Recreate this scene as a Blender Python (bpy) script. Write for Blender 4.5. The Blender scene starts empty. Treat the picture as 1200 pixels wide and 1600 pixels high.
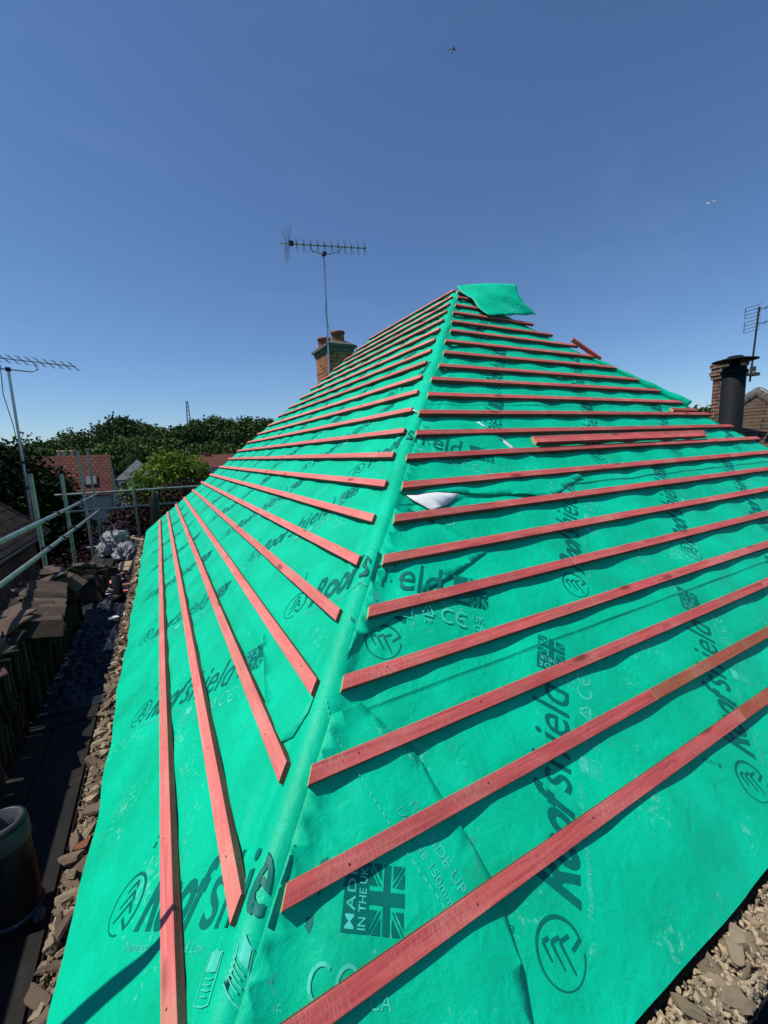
import bpy, bmesh, math, random
import numpy as np
from mathutils import Vector, Matrix, noise
scene = bpy.context.scene
R = math.radians
rnd = random.Random(7)
# ------------------------------------------------------------------ camera, sky, sun
G = 0.2                                            # batten spacing in metres
CAM = Vector((-3.12761, -3.91186, 6.4))
cd = bpy.data.cameras.new('camera'); cam = bpy.data.objects.new('camera', cd); scene.collection.objects.link(cam)
rx, ux, fx = Vector((0.877727, -0.477209, -0.043197)), Vector((0.108112, 0.109405, 0.9881)), Vector((0.466805, 0.871953, -0.14762))
mw = Matrix((rx, ux, -fx)).transposed().to_4x4(); mw.translation = CAM
cam.matrix_world = mw
cd.sensor_fit = 'VERTICAL'; cd.sensor_height = 24; cd.lens = 644.21 / 1600 * 24
cd.clip_start = 0.05; cd.clip_end = 8000
scene.camera = cam
SUN = Vector((-0.547, 0.087, 1.0)).normalized()
SUN_EL = math.asin(SUN.z); SUN_AZ = math.atan2(SUN.x, SUN.y)
w = bpy.data.worlds.new('World'); scene.world = w; w.use_nodes = True
nt = w.node_tree; nt.nodes.clear()
sky = nt.nodes.new('ShaderNodeTexSky'); sky.sky_type = 'NISHITA'; sky.sun_disc = False
sky.sun_elevation = SUN_EL; sky.sun_rotation = SUN_AZ % (2 * math.pi)
sky.altitude = 0; sky.air_density = 1.0; sky.dust_density = 0.15; sky.ozone_density = 10.0
bg = nt.nodes.new('ShaderNodeBackground'); bg.inputs[1].default_value = 0.085
wo = nt.nodes.new('ShaderNodeOutputWorld')
hs = nt.nodes.new('ShaderNodeHueSaturation'); hs.inputs['Saturation'].default_value = 1.0; hs.inputs['Value'].default_value = 1.36
nt.links.new(sky.outputs[0], hs.inputs['Color']); tcw = nt.nodes.new('ShaderNodeTexCoord'); mpw = nt.nodes.new('ShaderNodeMapping'); mpw.inputs['Scale'].default_value = (1.2, 2.6, 5.5); mpw.inputs['Rotation'].default_value = (.3, .2, .7)
nw = nt.nodes.new('ShaderNodeTexNoise'); nw.inputs['Scale'].default_value = 1.6; nw.inputs['Detail'].default_value = 6; nw.inputs['Roughness'].default_value = .55; nw.inputs['Distortion'].default_value = .6
rw = nt.nodes.new('ShaderNodeMapRange'); rw.inputs[1].default_value = .5; rw.inputs[2].default_value = .8; rw.inputs[4].default_value = .05
mxw = nt.nodes.new('ShaderNodeMix'); mxw.data_type = 'RGBA'; mxw.inputs[7].default_value = (6.5, 8.2, 10.5, 1)
nt.links.new(tcw.outputs['Generated'], mpw.inputs[0]); nt.links.new(mpw.outputs[0], nw.inputs['Vector']); nt.links.new(nw.outputs[0], rw.inputs[0]); nt.links.new(rw.outputs[0], mxw.inputs[0])
nt.links.new(hs.outputs[0], mxw.inputs[6]); nt.links.new(mxw.outputs[2], bg.inputs[0]); nt.links.new(bg.outputs[0], wo.inputs[0])
sd = bpy.data.lights.new('sun', 'SUN'); sd.energy = 4.3; sd.angle = R(0.53); sd.color = (1.0, 0.96, 0.9)
sun = bpy.data.objects.new('sun', sd); scene.collection.objects.link(sun)
sun.rotation_euler = SUN.to_track_quat('Z', 'Y').to_euler(); sun.location = (0, 0, 40)
scene.view_settings.view_transform = 'Standard'; scene.view_settings.look = 'None'
scene.view_settings.gamma = 1.0; scene.view_settings.exposure = 0.0
scene.cycles.max_bounces = 6

# ------------------------------------------------------------------ helpers
COL = scene.collection
def tag(o, label=None, cat=None, group=None, kind=None):
    if label: o['label'] = label
    if cat: o['category'] = cat
    if group: o['group'] = group
    if kind: o['kind'] = kind
    return o
def empty(name, loc=(0, 0, 0), **k):
    o = bpy.data.objects.new(name, None); COL.objects.link(o); o.location = loc; o.empty_display_size = 0.1
    return tag(o, **k)
def keep_parent(o, parent):
    if parent is not None:
        o.parent = parent
        o.matrix_parent_inverse = Matrix.Translation(-Vector(parent.location)) if parent.type == 'EMPTY' else parent.matrix_basis.inverted()
def link(name, me, parent=None, **k):
    o = bpy.data.objects.new(name, me); COL.objects.link(o); keep_parent(o, parent)
    return tag(o, **k)
def mesh_np(name, V, F, mats=(), idx=None, smooth=False):
    me = bpy.data.meshes.new(name); me.from_pydata([tuple(v) for v in V], [], [tuple(f) for f in F])
    for m in mats: me.materials.append(m)
    if idx is not None: me.polygons.foreach_set('material_index', idx)
    if smooth: me.polygons.foreach_set('use_smooth', [True] * len(me.polygons))
    me.update(); return me
class MB:
    """collects boxes, tubes, quads into one mesh"""
    def __init__(s): s.V = []; s.F = []; s.M = []; s.S = []
    def add(s, V, F, m=0, smooth=False):
        b = len(s.V); s.V += [tuple(v) for v in V]; s.F += [tuple(b + i for i in f) for f in F]
        s.M += [m] * len(F); s.S += [smooth] * len(F)
    def box(s, lo, hi, m=0, rot=None, jit=0.0):
        c = [(lo[i] + hi[i]) / 2 for i in range(3)]; V = []
        for z in (0, 1):
            for x, y in ((0, 0), (1, 0), (1, 1), (0, 1)):
                v = Vector(((hi if x else lo)[0], (hi if y else lo)[1], (hi if z else lo)[2]))
                if rot is not None: v = Vector(c) + rot @ (v - Vector(c))
                if jit: v += Vector([rnd.uniform(-jit, jit) for _ in range(3)])
                V.append(v)
        s.add(V, [(0, 3, 2, 1), (4, 5, 6, 7), (0, 1, 5, 4), (1, 2, 6, 5), (2, 3, 7, 6), (3, 0, 4, 7)], m)
    def tube(s, pts, r, n=12, m=0, caps=True, smooth=True):
        pts = [Vector(p) for p in pts]; rs = r if isinstance(r, (list, tuple)) else [r] * len(pts); V = []
        t0 = (pts[1] - pts[0]).normalized(); up = Vector((0, 0, 1)) if abs(t0.z) < .9 else Vector((1, 0, 0))
        a = t0.cross(up).normalized()
        for i, p in enumerate(pts):
            t = (pts[min(i + 1, len(pts) - 1)] - pts[max(i - 1, 0)]).normalized()
            a = (a - t * a.dot(t)).normalized(); b = t.cross(a)
            for k in range(n):
                q = 2 * math.pi * k / n; V.append(p + (a * math.cos(q) + b * math.sin(q)) * rs[i])
        F = [(i * n + k, i * n + (k + 1) % n, (i + 1) * n + (k + 1) % n, (i + 1) * n + k) for i in range(len(pts) - 1) for k in range(n)]
        s.add(V, F, m, smooth)
        if caps: s.add(V[:n], [tuple(range(n))[::-1]], m); s.add(V[-n:], [tuple(range(n))], m)
    def lathe(s, c, prof, n=24, m=0, smooth=True):
        V = [(c[0] + r * math.cos(2 * math.pi * k / n), c[1] + r * math.sin(2 * math.pi * k / n), c[2] + z) for r, z in prof for k in range(n)]
        F = [(i * n + k, i * n + (k + 1) % n, (i + 1) * n + (k + 1) % n, (i + 1) * n + k) for i in range(len(prof) - 1) for k in range(n)]
        s.add(V, F, m, smooth)
    def mesh(s, name, mats):
        me = bpy.data.meshes.new(name); me.from_pydata(s.V, [], s.F)
        for m in mats: me.materials.append(m)
        me.polygons.foreach_set('material_index', s.M); me.polygons.foreach_set('use_smooth', s.S)
        me.update(); return me
    def build(s, name, mats, parent=None, **k):
        if not isinstance(mats, (list, tuple)): mats = [mats]
        return link(name, s.mesh(name, mats), parent, **k)
def N(nt, t, **k):
    n = nt.nodes.new(t)
    for a, v in k.items():
        if a.startswith('i_'):
            key = a[2:]; key = int(key) if key.isdigit() else key.replace('_', ' ')
            n.inputs[key].default_value = v
        else: setattr(n, a, v)
    return n
def mat(name, base, rough=0.7, var=None, scale=8.0, stretch=(1, 1, 1), bump=0.0, bscale=60.0, metal=0.0, spec=0.25, dirt=None, dscale=2.0, dthr=(.55, .7), coords='Object', rand=0.0, trans=0.0, bdist=0.002):
    m = bpy.data.materials.new(name); m.use_nodes = True; nt = m.node_tree; b = nt.nodes['Principled BSDF']
    L = nt.links.new
    b.inputs['Roughness'].default_value = rough; b.inputs['Metallic'].default_value = metal
    b.inputs['Specular IOR Level'].default_value = spec
    tc = N(nt, 'ShaderNodeTexCoord'); mp = N(nt, 'ShaderNodeMapping'); mp.inputs['Scale'].default_value = stretch
    L(tc.outputs[coords], mp.inputs[0])
    rgb = N(nt, 'ShaderNodeRGB'); rgb.outputs[0].default_value = (*base, 1); cur = rgb.outputs[0]
    if var:
        n = N(nt, 'ShaderNodeTexNoise', i_Scale=scale, i_Detail=6.0, i_Roughness=.6); L(mp.outputs[0], n.inputs['Vector'])
        r = N(nt, 'ShaderNodeMapRange'); r.inputs[1].default_value = .3; r.inputs[2].default_value = .7; L(n.outputs[0], r.inputs[0])
        mx = N(nt, 'ShaderNodeMix', data_type='RGBA'); L(r.outputs[0], mx.inputs[0]); L(cur, mx.inputs[6]); mx.inputs[7].default_value = (*var, 1); cur = mx.outputs[2]
    if dirt:
        n = N(nt, 'ShaderNodeTexNoise', i_Scale=dscale, i_Detail=8.0, i_Roughness=.65); L(tc.outputs[coords], n.inputs['Vector'])
        r = N(nt, 'ShaderNodeMapRange'); r.inputs[1].default_value = dthr[0]; r.inputs[2].default_value = dthr[1]; L(n.outputs[0], r.inputs[0])
        mx = N(nt, 'ShaderNodeMix', data_type='RGBA'); L(r.outputs[0], mx.inputs[0]); L(cur, mx.inputs[6]); mx.inputs[7].default_value = (*dirt, 1); cur = mx.outputs[2]
    if rand:
        if rand < 0: g = N(nt, 'ShaderNodeNewGeometry').outputs['Random Per Island']
        else: g = N(nt, 'ShaderNodeObjectInfo').outputs['Random']
        r = N(nt, 'ShaderNodeMapRange'); r.inputs[3].default_value = 1 - abs(rand); r.inputs[4].default_value = 1 + abs(rand); L(g, r.inputs[0])
        h = N(nt, 'ShaderNodeHueSaturation'); L(cur, h.inputs['Color']); L(r.outputs[0], h.inputs['Value']); cur = h.outputs[0]
    L(cur, b.inputs['Base Color'])
    if bump:
        n = N(nt, 'ShaderNodeTexNoise', i_Scale=bscale, i_Detail=5.0, i_Roughness=.6); L(mp.outputs[0], n.inputs['Vector'])
        bp = N(nt, 'ShaderNodeBump', i_Strength=bump, i_Distance=bdist); L(n.outputs[0], bp.inputs['Height']); L(bp.outputs[0], b.inputs['Normal'])
    if trans:
        t = N(nt, 'ShaderNodeBsdfTranslucent'); L(cur, t.inputs[0]); ms = N(nt, 'ShaderNodeMixShader', i_0=trans)
        L(b.outputs[0], ms.inputs[1]); L(t.outputs[0], ms.inputs[2]); L(ms.outputs[0], nt.nodes['Material Output'].inputs[0])
    return m
def brick(name, c1, c2, mortar, bw=.225, bh=.075, msize=.012, rough=.85, off=.5, dark=None, axis='XZ', mortar_bump=True):
    """brick or tile courses in the face plane; coordinates are taken from the object and the face normal"""
    m = bpy.data.materials.new(name); m.use_nodes = True; nt = m.node_tree; b = nt.nodes['Principled BSDF']; L = nt.links.new
    b.inputs['Roughness'].default_value = rough; b.inputs['Specular IOR Level'].default_value = .15
    tc = N(nt, 'ShaderNodeTexCoord'); uv = tc.outputs['UV']
    br = N(nt, 'ShaderNodeTexBrick', offset=off, squash=1.0, i_Scale=1.0); L(uv, br.inputs['Vector'])
    br.inputs['Color1'].default_value = (*c1, 1); br.inputs['Color2'].default_value = (*c2, 1); br.inputs['Mortar'].default_value = (*mortar, 1)
    br.inputs['Mortar Size'].default_value = msize; br.inputs['Mortar Smooth'].default_value = .2; br.inputs['Brick Width'].default_value = bw; br.inputs['Row Height'].default_value = bh
    cur = br.outputs[0]
    n = N(nt, 'ShaderNodeTexNoise', i_Scale=3.0, i_Detail=8.0, i_Roughness=.7); L(tc.outputs['Object'], n.inputs['Vector'])
    r = N(nt, 'ShaderNodeMapRange'); r.inputs[1].default_value = .45; r.inputs[2].default_value = .72; L(n.outputs[0], r.inputs[0])
    mx = N(nt, 'ShaderNodeMix', data_type='RGBA'); L(r.outputs[0], mx.inputs[0]); L(cur, mx.inputs[6]); mx.inputs[7].default_value = (*(dark or [c * .35 for c in c1]), 1)
    L(mx.outputs[2], b.inputs['Base Color'])
    bp = N(nt, 'ShaderNodeBump', i_Strength=.8, i_Distance=.01, invert=True); L(br.outputs['Fac'], bp.inputs['Height']); L(bp.outputs[0], b.inputs['Normal'])
    return m
def uv_planar(me, rot_z=0.0):
    """metric UVs: u along the horizontal of each face, v up its slope"""
    uvl = me.uv_layers.new(name='UVMap')
    for p in me.polygons:
        n = p.normal; h = Vector((-n.y, n.x, 0)); h = h.normalized() if h.length > 1e-4 else Vector((1, 0, 0))
        v = n.cross(h).normalized()
        if v.z < 0: v = -v
        for li in p.loop_indices:
            co = me.vertices[me.loops[li].vertex_index].co; uvl.data[li].uv = (co.dot(h), co.dot(v))

# ------------------------------------------------------------------ materials
def membrane_mat():
    m = bpy.data.materials.new('membrane_green'); m.use_nodes = True; nt = m.node_tree; b = nt.nodes['Principled BSDF']; L = nt.links.new
    tc = N(nt, 'ShaderNodeTexCoord'); o = tc.outputs['Object']
    n1 = N(nt, 'ShaderNodeTexNoise', i_Scale=3.2, i_Detail=7.0, i_Roughness=.62); L(o, n1.inputs['Vector'])
    r1 = N(nt, 'ShaderNodeMapRange'); r1.inputs[1].default_value = .3; r1.inputs[2].default_value = .72; L(n1.outputs[0], r1.inputs[0])
    mx = N(nt, 'ShaderNodeMix', data_type='RGBA'); L(r1.outputs[0], mx.inputs[0]); mx.inputs[6].default_value = (.0, .60, .34, 1); mx.inputs[7].default_value = (.0, .41, .21, 1)
    n2 = N(nt, 'ShaderNodeTexNoise', i_Scale=260.0, i_Detail=2.0); L(o, n2.inputs['Vector'])
    r2 = N(nt, 'ShaderNodeMapRange'); r2.inputs[1].default_value = .35; r2.inputs[2].default_value = .65; r2.inputs[3].default_value = .9; r2.inputs[4].default_value = 1.08; L(n2.outputs[0], r2.inputs[0])
    hs = N(nt, 'ShaderNodeHueSaturation'); L(mx.outputs[2], hs.inputs['Color']); L(r2.outputs[0], hs.inputs['Value'])
    # brown dirt smudges and boot marks, and pale dust specks
    n3 = N(nt, 'ShaderNodeTexNoise', i_Scale=5.5, i_Detail=9.0, i_Roughness=.72); L(o, n3.inputs['Vector'])
    r3 = N(nt, 'ShaderNodeMapRange'); r3.inputs[1].default_value = .61; r3.inputs[2].default_value = .74; r3.inputs[4].default_value = .55; L(n3.outputs[0], r3.inputs[0])
    mp = N(nt, 'ShaderNodeMapping'); mp.inputs['Location'].default_value = (7.3, 2.1, 4.4); L(o, mp.inputs[0])
    m3 = N(nt, 'ShaderNodeMix', data_type='RGBA'); L(r3.outputs[0], m3.inputs[0]); L(hs.outputs[0], m3.inputs[6]); m3.inputs[7].default_value = (.07, .16, .09, 1)
    n4 = N(nt, 'ShaderNodeTexNoise', i_Scale=60.0, i_Detail=4.0, i_Roughness=.6); L(mp.outputs[0], n4.inputs['Vector'])
    n5 = N(nt, 'ShaderNodeTexNoise', i_Scale=4.0, i_Detail=3.0); L(mp.outputs[0], n5.inputs['Vector'])
    mu = N(nt, 'ShaderNodeMath', operation='MULTIPLY'); L(n4.outputs[0], mu.inputs[0]); L(n5.outputs[0], mu.inputs[1])
    r4 = N(nt, 'ShaderNodeMapRange'); r4.inputs[1].default_value = .37; r4.inputs[2].default_value = .43; r4.inputs[4].default_value = .45; L(mu.outputs[0], r4.inputs[0])
    m4 = N(nt, 'ShaderNodeMix', data_type='RGBA'); L(r4.outputs[0], m4.inputs[0]); L(m3.outputs[2], m4.inputs[6]); m4.inputs[7].default_value = (.18, .62, .46, 1)
    L(m4.outputs[2], b.inputs['Base Color'])
    b.inputs['Roughness'].default_value = .5; b.inputs['Specular IOR Level'].default_value = .16
    bp = N(nt, 'ShaderNodeBump', i_Strength=.25, i_Distance=.001); L(n2.outputs[0], bp.inputs['Height'])
    n6 = N(nt, 'ShaderNodeTexNoise', i_Scale=16.0, i_Detail=4.0, i_Distortion=.6); L(o, n6.inputs['Vector'])
    b2 = N(nt, 'ShaderNodeBump', i_Strength=.55, i_Distance=.012); L(n6.outputs[0], b2.inputs['Height']); L(bp.outputs[0], b2.inputs['Normal'])
    L(b2.outputs[0], b.inputs['Normal'])
    return m
def batten_mat(name, c1, c2, worn, worn_amt=.5):
    m = bpy.data.materials.new(name); m.use_nodes = True; nt = m.node_tree; b = nt.nodes['Principled BSDF']; L = nt.links.new
    tc = N(nt, 'ShaderNodeTexCoord'); o = tc.outputs['Object']; oi = N(nt, 'ShaderNodeObjectInfo')
    cx = N(nt, 'ShaderNodeCombineXYZ'); mr = N(nt, 'ShaderNodeMath', operation='MULTIPLY', i_1=37.0); L(oi.outputs['Random'], mr.inputs[0]); L(mr.outputs[0], cx.inputs[1]); L(mr.outputs[0], cx.inputs[2])
    ad = N(nt, 'ShaderNodeVectorMath', operation='ADD'); L(o, ad.inputs[0]); L(cx.outputs[0], ad.inputs[1])
    mp = N(nt, 'ShaderNodeMapping'); mp.inputs['Scale'].default_value = (3.0, 70, 70); L(ad.outputs[0], mp.inputs[0])
    g = N(nt, 'ShaderNodeTexNoise', i_Scale=1.0, i_Detail=5.0, i_Roughness=.6, i_Distortion=1.2); L(mp.outputs[0], g.inputs['Vector'])
    mx = N(nt, 'ShaderNodeMix', data_type='RGBA'); mx.inputs[6].default_value = (*c1, 1); mx.inputs[7].default_value = (*c2, 1)
    r = N(nt, 'ShaderNodeMapRange'); r.inputs[1].default_value = .32; r.inputs[2].default_value = .68; L(g.outputs[0], r.inputs[0]); L(r.outputs[0], mx.inputs[0])
    # rough-sawn fuzz running across
    mp2 = N(nt, 'ShaderNodeMapping'); mp2.inputs['Scale'].default_value = (420, 55, 55); mp2.inputs['Rotation'].default_value = (0, 0, .65); L(ad.outputs[0], mp2.inputs[0])
    s = N(nt, 'ShaderNodeTexNoise', i_Scale=1.0, i_Detail=3.0); L(mp2.outputs[0], s.inputs['Vector'])
    p = N(nt, 'ShaderNodeTexNoise', i_Scale=5.0, i_Detail=5.0); L(ad.outputs[0], p.inputs['Vector'])
    mu = N(nt, 'ShaderNodeMath', operation='MULTIPLY'); L(s.outputs[0], mu.inputs[0]); L(p.outputs[0], mu.inputs[1])
    r2 = N(nt, 'ShaderNodeMapRange'); r2.inputs[1].default_value = .25; r2.inputs[2].default_value = .42; r2.inputs[4].default_value = worn_amt; L(mu.outputs[0], r2.inputs[0])
    m2 = N(nt, 'ShaderNodeMix', data_type='RGBA'); L(r2.outputs[0], m2.inputs[0]); L(mx.outputs[2], m2.inputs[6]); m2.inputs[7].default_value = (*worn, 1)
    # knots
    mp3 = N(nt, 'ShaderNodeMapping'); mp3.inputs['Scale'].default_value = (3.2, 11, 11); L(ad.outputs[0], mp3.inputs[0])
    v = N(nt, 'ShaderNodeTexVoronoi', i_Scale=1.0, i_Randomness=1.0); L(mp3.outputs[0], v.inputs['Vector'])
    r3 = N(nt, 'ShaderNodeMapRange'); r3.inputs[1].default_value = .08; r3.inputs[2].default_value = .20; r3.inputs[3].default_value = .85; r3.inputs[4].default_value = 0; L(v.outputs['Distance'], r3.inputs[0])
    m3 = N(nt, 'ShaderNodeMix', data_type='RGBA'); L(r3.outputs[0], m3.inputs[0]); L(m2.outputs[2], m3.inputs[6]); m3.inputs[7].default_value = (c2[0] * .35, c2[1] * .45, c2[2] * .4, 1)
    pf = N(nt, 'ShaderNodeTexNoise', i_Scale=2.6, i_Detail=7.0, i_Roughness=.7); L(ad.outputs[0], pf.inputs['Vector'])
    rp = N(nt, 'ShaderNodeMapRange'); rp.inputs[1].default_value = .5; rp.inputs[2].default_value = .72; rp.inputs[4].default_value = .6; L(pf.outputs[0], rp.inputs[0])
    m5 = N(nt, 'ShaderNodeMix', data_type='RGBA'); L(rp.outputs[0], m5.inputs[0]); L(m3.outputs[2], m5.inputs[6]); m5.inputs[7].default_value = (c2[0] * .85, c2[1] * 1.9 + .02, c2[2] * 1.3 + .01, 1); m3 = m5
    r4 = N(nt, 'ShaderNodeMapRange'); r4.inputs[3].default_value = .82; r4.inputs[4].default_value = 1.16; L(oi.outputs['Random'], r4.inputs[0])
    h = N(nt, 'ShaderNodeHueSaturation'); L(m3.outputs[2], h.inputs['Color']); L(r4.outputs[0], h.inputs['Value'])
    L(h.outputs[0], b.inputs['Base Color']); b.inputs['Roughness'].default_value = .8; b.inputs['Specular IOR Level'].default_value = .25
    bp = N(nt, 'ShaderNodeBump', i_Strength=.5, i_Distance=.0015); L(s.outputs[0], bp.inputs['Height']); L(bp.outputs[0], b.inputs['Normal'])
    return m
M = {}
M['membrane'] = membrane_mat()
M['ink'] = mat('dark_green_ink', (.0, .13, .10), .5, var=(.0, .17, .125), scale=60, spec=.2)
M['white_ink'] = mat('pale_ink', (.10, .66, .50), .5, var=(.02, .5, .34), scale=45)
M['underside'] = mat('membrane_underside', (.72, .74, .72), .6, var=(.62, .66, .64), scale=20)
RED = ((.66, .13, .115), (.38, .052, .055), (.58, .29, .22))
M['dyed'] = batten_mat('dyed_timber', *RED, .6)
M['dyed_pale'] = batten_mat('dyed_timber_pale', (.78, .22, .19), (.58, .12, .11), (.70, .36, .29), .6)  # paler tone of the dyed timber, for left-slope battens and offcuts
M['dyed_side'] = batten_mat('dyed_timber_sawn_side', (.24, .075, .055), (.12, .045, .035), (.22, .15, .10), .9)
M['brown_batten'] = batten_mat('brown_dyed_timber', (.40, .10, .055), (.25, .055, .03), (.38, .2, .12), .8)
M['cut'] = mat('fresh_cut_timber', (.66, .50, .27), .8, var=(.5, .34, .16), scale=150)
M['nail'] = mat('nail_steel', (.06, .045, .04), .6, metal=.3)
M['galv'] = mat('galvanised_tube', (.30, .33, .31), .45, var=(.18, .21, .19), scale=14, metal=.55, bump=.15, dirt=(.10, .10, .09), dscale=6)
M['steel_dark'] = mat('dark_steel', (.05, .055, .055), .5, metal=.6, var=(.09, .07, .05), scale=20)
M['alu'] = mat('aluminium', (.42, .45, .47), .35, metal=.8, var=(.3, .33, .35), scale=9)
M['matt_black'] = mat('matt_black_metal', (.006, .007, .008), .7, spec=.15, var=(.010, .011, .012), scale=4)
M['black'] = mat('black_plastic', (.012, .012, .013), .42, var=(.02, .02, .02), scale=6)
M['grey_plastic'] = mat('grey_plastic', (.016, .018, .018), .38, var=(.010, .011, .011), scale=6)
M['rim'] = mat('scuffed_grey_plastic', (.05, .05, .055), .4, var=(.07, .07, .08), scale=25)
M['tarp'] = mat('navy_sheet', (.004, .007, .018), .6, var=(.007, .010, .02), scale=5, bump=.3, bscale=30)
M['poly'] = mat('clear_polythene', (.52, .53, .53), .2, var=(.2, .21, .21), scale=9, trans=.35)
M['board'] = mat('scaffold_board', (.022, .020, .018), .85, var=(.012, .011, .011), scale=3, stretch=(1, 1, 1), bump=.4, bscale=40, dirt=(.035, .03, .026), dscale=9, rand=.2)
M['board_light'] = mat('pale_timber_board', (.42, .31, .19), .8, var=(.28, .2, .12), scale=14, bump=.3)
M['mortar'] = mat('old_mortar', (.64, .51, .33), .95, var=(.34, .26, .16), scale=30, bump=.9, bscale=120, rand=.28, bdist=.006)
M['mortar_dark'] = mat('weathered_mortar', (.42, .30, .20), .95, var=(.15, .105, .075), scale=35, bump=.9, bscale=120, rand=.35, bdist=.006)
M['clay'] = mat('broken_clay', (.30, .105, .055), .9, var=(.16, .06, .04), scale=30, rand=.3, bump=.6)
M['rubble'] = mat('fine_rubble', (.40, .31, .20), .95, var=(.13, .10, .07), scale=55, bump=1.0, bscale=90, bdist=.01, rand=-.3)
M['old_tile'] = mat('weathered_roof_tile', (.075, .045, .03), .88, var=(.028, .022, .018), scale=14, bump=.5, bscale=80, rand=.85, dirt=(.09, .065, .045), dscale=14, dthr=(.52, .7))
M['tile_lit'] = mat('sunlit_tone_roof_tile', (.10, .068, .05), .88, var=(.07, .05, .04), scale=16, bump=.5, rand=.3, dirt=(.06, .05, .045), dscale=8)  # lighter copy of the tile colour, sunlight painted in for some tiles
M['fascia'] = mat('dark_fascia', (.03, .028, .025), .7)
M['render_wall'] = mat('grey_render', (.30, .29, .28), .9, var=(.22, .215, .21), scale=3, bump=.3)
M['pale_wall'] = mat('pale_render', (.34, .33, .345), .9, var=(.27, .26, .27), scale=2)
M['white_paint'] = mat('white_paint', (.7, .7, .68), .5, var=(.6, .6, .58), scale=4)
M['glass'] = mat('window_glass', (.05, .07, .09), .08, spec=.9)
M['lead'] = mat('grey_slate', (.11, .12, .13), .6, var=(.17, .18, .19), scale=12)
M['brick_red'] = brick('red_brick', (.46, .13, .045), (.24, .06, .028), (.30, .22, .15), dark=(.05, .028, .02))
M['brick_brown'] = brick('brown_brick', (.19, .055, .035), (.12, .037, .027), (.34, .28, .20), dark=(.09, .05, .035))
M['pot'] = mat('terracotta_pot', (.40, .14, .065), .8, var=(.13, .05, .035), scale=7, bump=.3)
M['pot_pale'] = mat('buff_pot', (.55, .47, .40), .8, var=(.42, .33, .26), scale=7)
M['cement'] = mat('weathered_cement', (.16, .14, .12), .95, var=(.07, .065, .055), scale=10, bump=.8, bscale=30, bdist=.01)
M['red_tiles'] = brick('red_tile_roof', (.19, .072, .05), (.12, .047, .036), (.05, .02, .015), bw=.24, bh=.20, msize=.022, dark=(.12, .05, .035))
M['brown_tiles'] = brick('brown_tile_roof', (.10, .06, .04), (.075, .05, .035), (.012, .009, .008), bw=.9, bh=.12, msize=.014, dark=(.12, .092, .065))
M['dark_tiles'] = brick('dark_tile_roof', (.030, .022, .019), (.016, .013, .012), (.002, .002, .002), bw=1.2, bh=.30, msize=.03, dark=(.045, .038, .03))
M['slates'] = brick('slate_roof', (.15, .16, .17), (.10, .11, .12), (.04, .04, .045), bw=.3, bh=.22, msize=.012, dark=(.2, .2, .2))
M['leaf_far'] = mat('far_foliage', (.05, .09, .026), .7, rand=-.55, var=(.075, .115, .03), scale=.16, coords='Object', spec=.08)
M['leaf_far_warm'] = mat('far_foliage_olive', (.07, .105, .028), .7, rand=-.55, var=(.04, .075, .025), scale=.3, spec=.08)
M['leaf_dark'] = mat('conifer_foliage', (.012, .021, .008), .75, rand=-.5, var=(.03, .045, .01), scale=.5, spec=.08)
M['leaf_bright'] = mat('bright_foliage', (.16, .24, .03), .55, rand=-.5, var=(.085, .15, .02), scale=1.0, trans=.25, spec=.08)
M['leaf_purple'] = mat('purple_foliage', (.040, .016, .018), .6, rand=-.5, var=(.025, .012, .012), scale=1.2, spec=.08)
M['bark'] = mat('bark', (.07, .05, .035), .95, var=(.04, .03, .02), scale=8, bump=.6)
M['grass'] = mat('grass', (.035, .06, .015), .95, var=(.06, .075, .025), scale=.6)
M['paving'] = mat('paving', (.16, .155, .15), .9, var=(.10, .10, .10), scale=1.5)
M['white_body'] = mat('white_aircraft', (.85, .86, .88), .3)
M['bird'] = mat('bird_plumage', (.01, .01, .012), .7)

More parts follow.
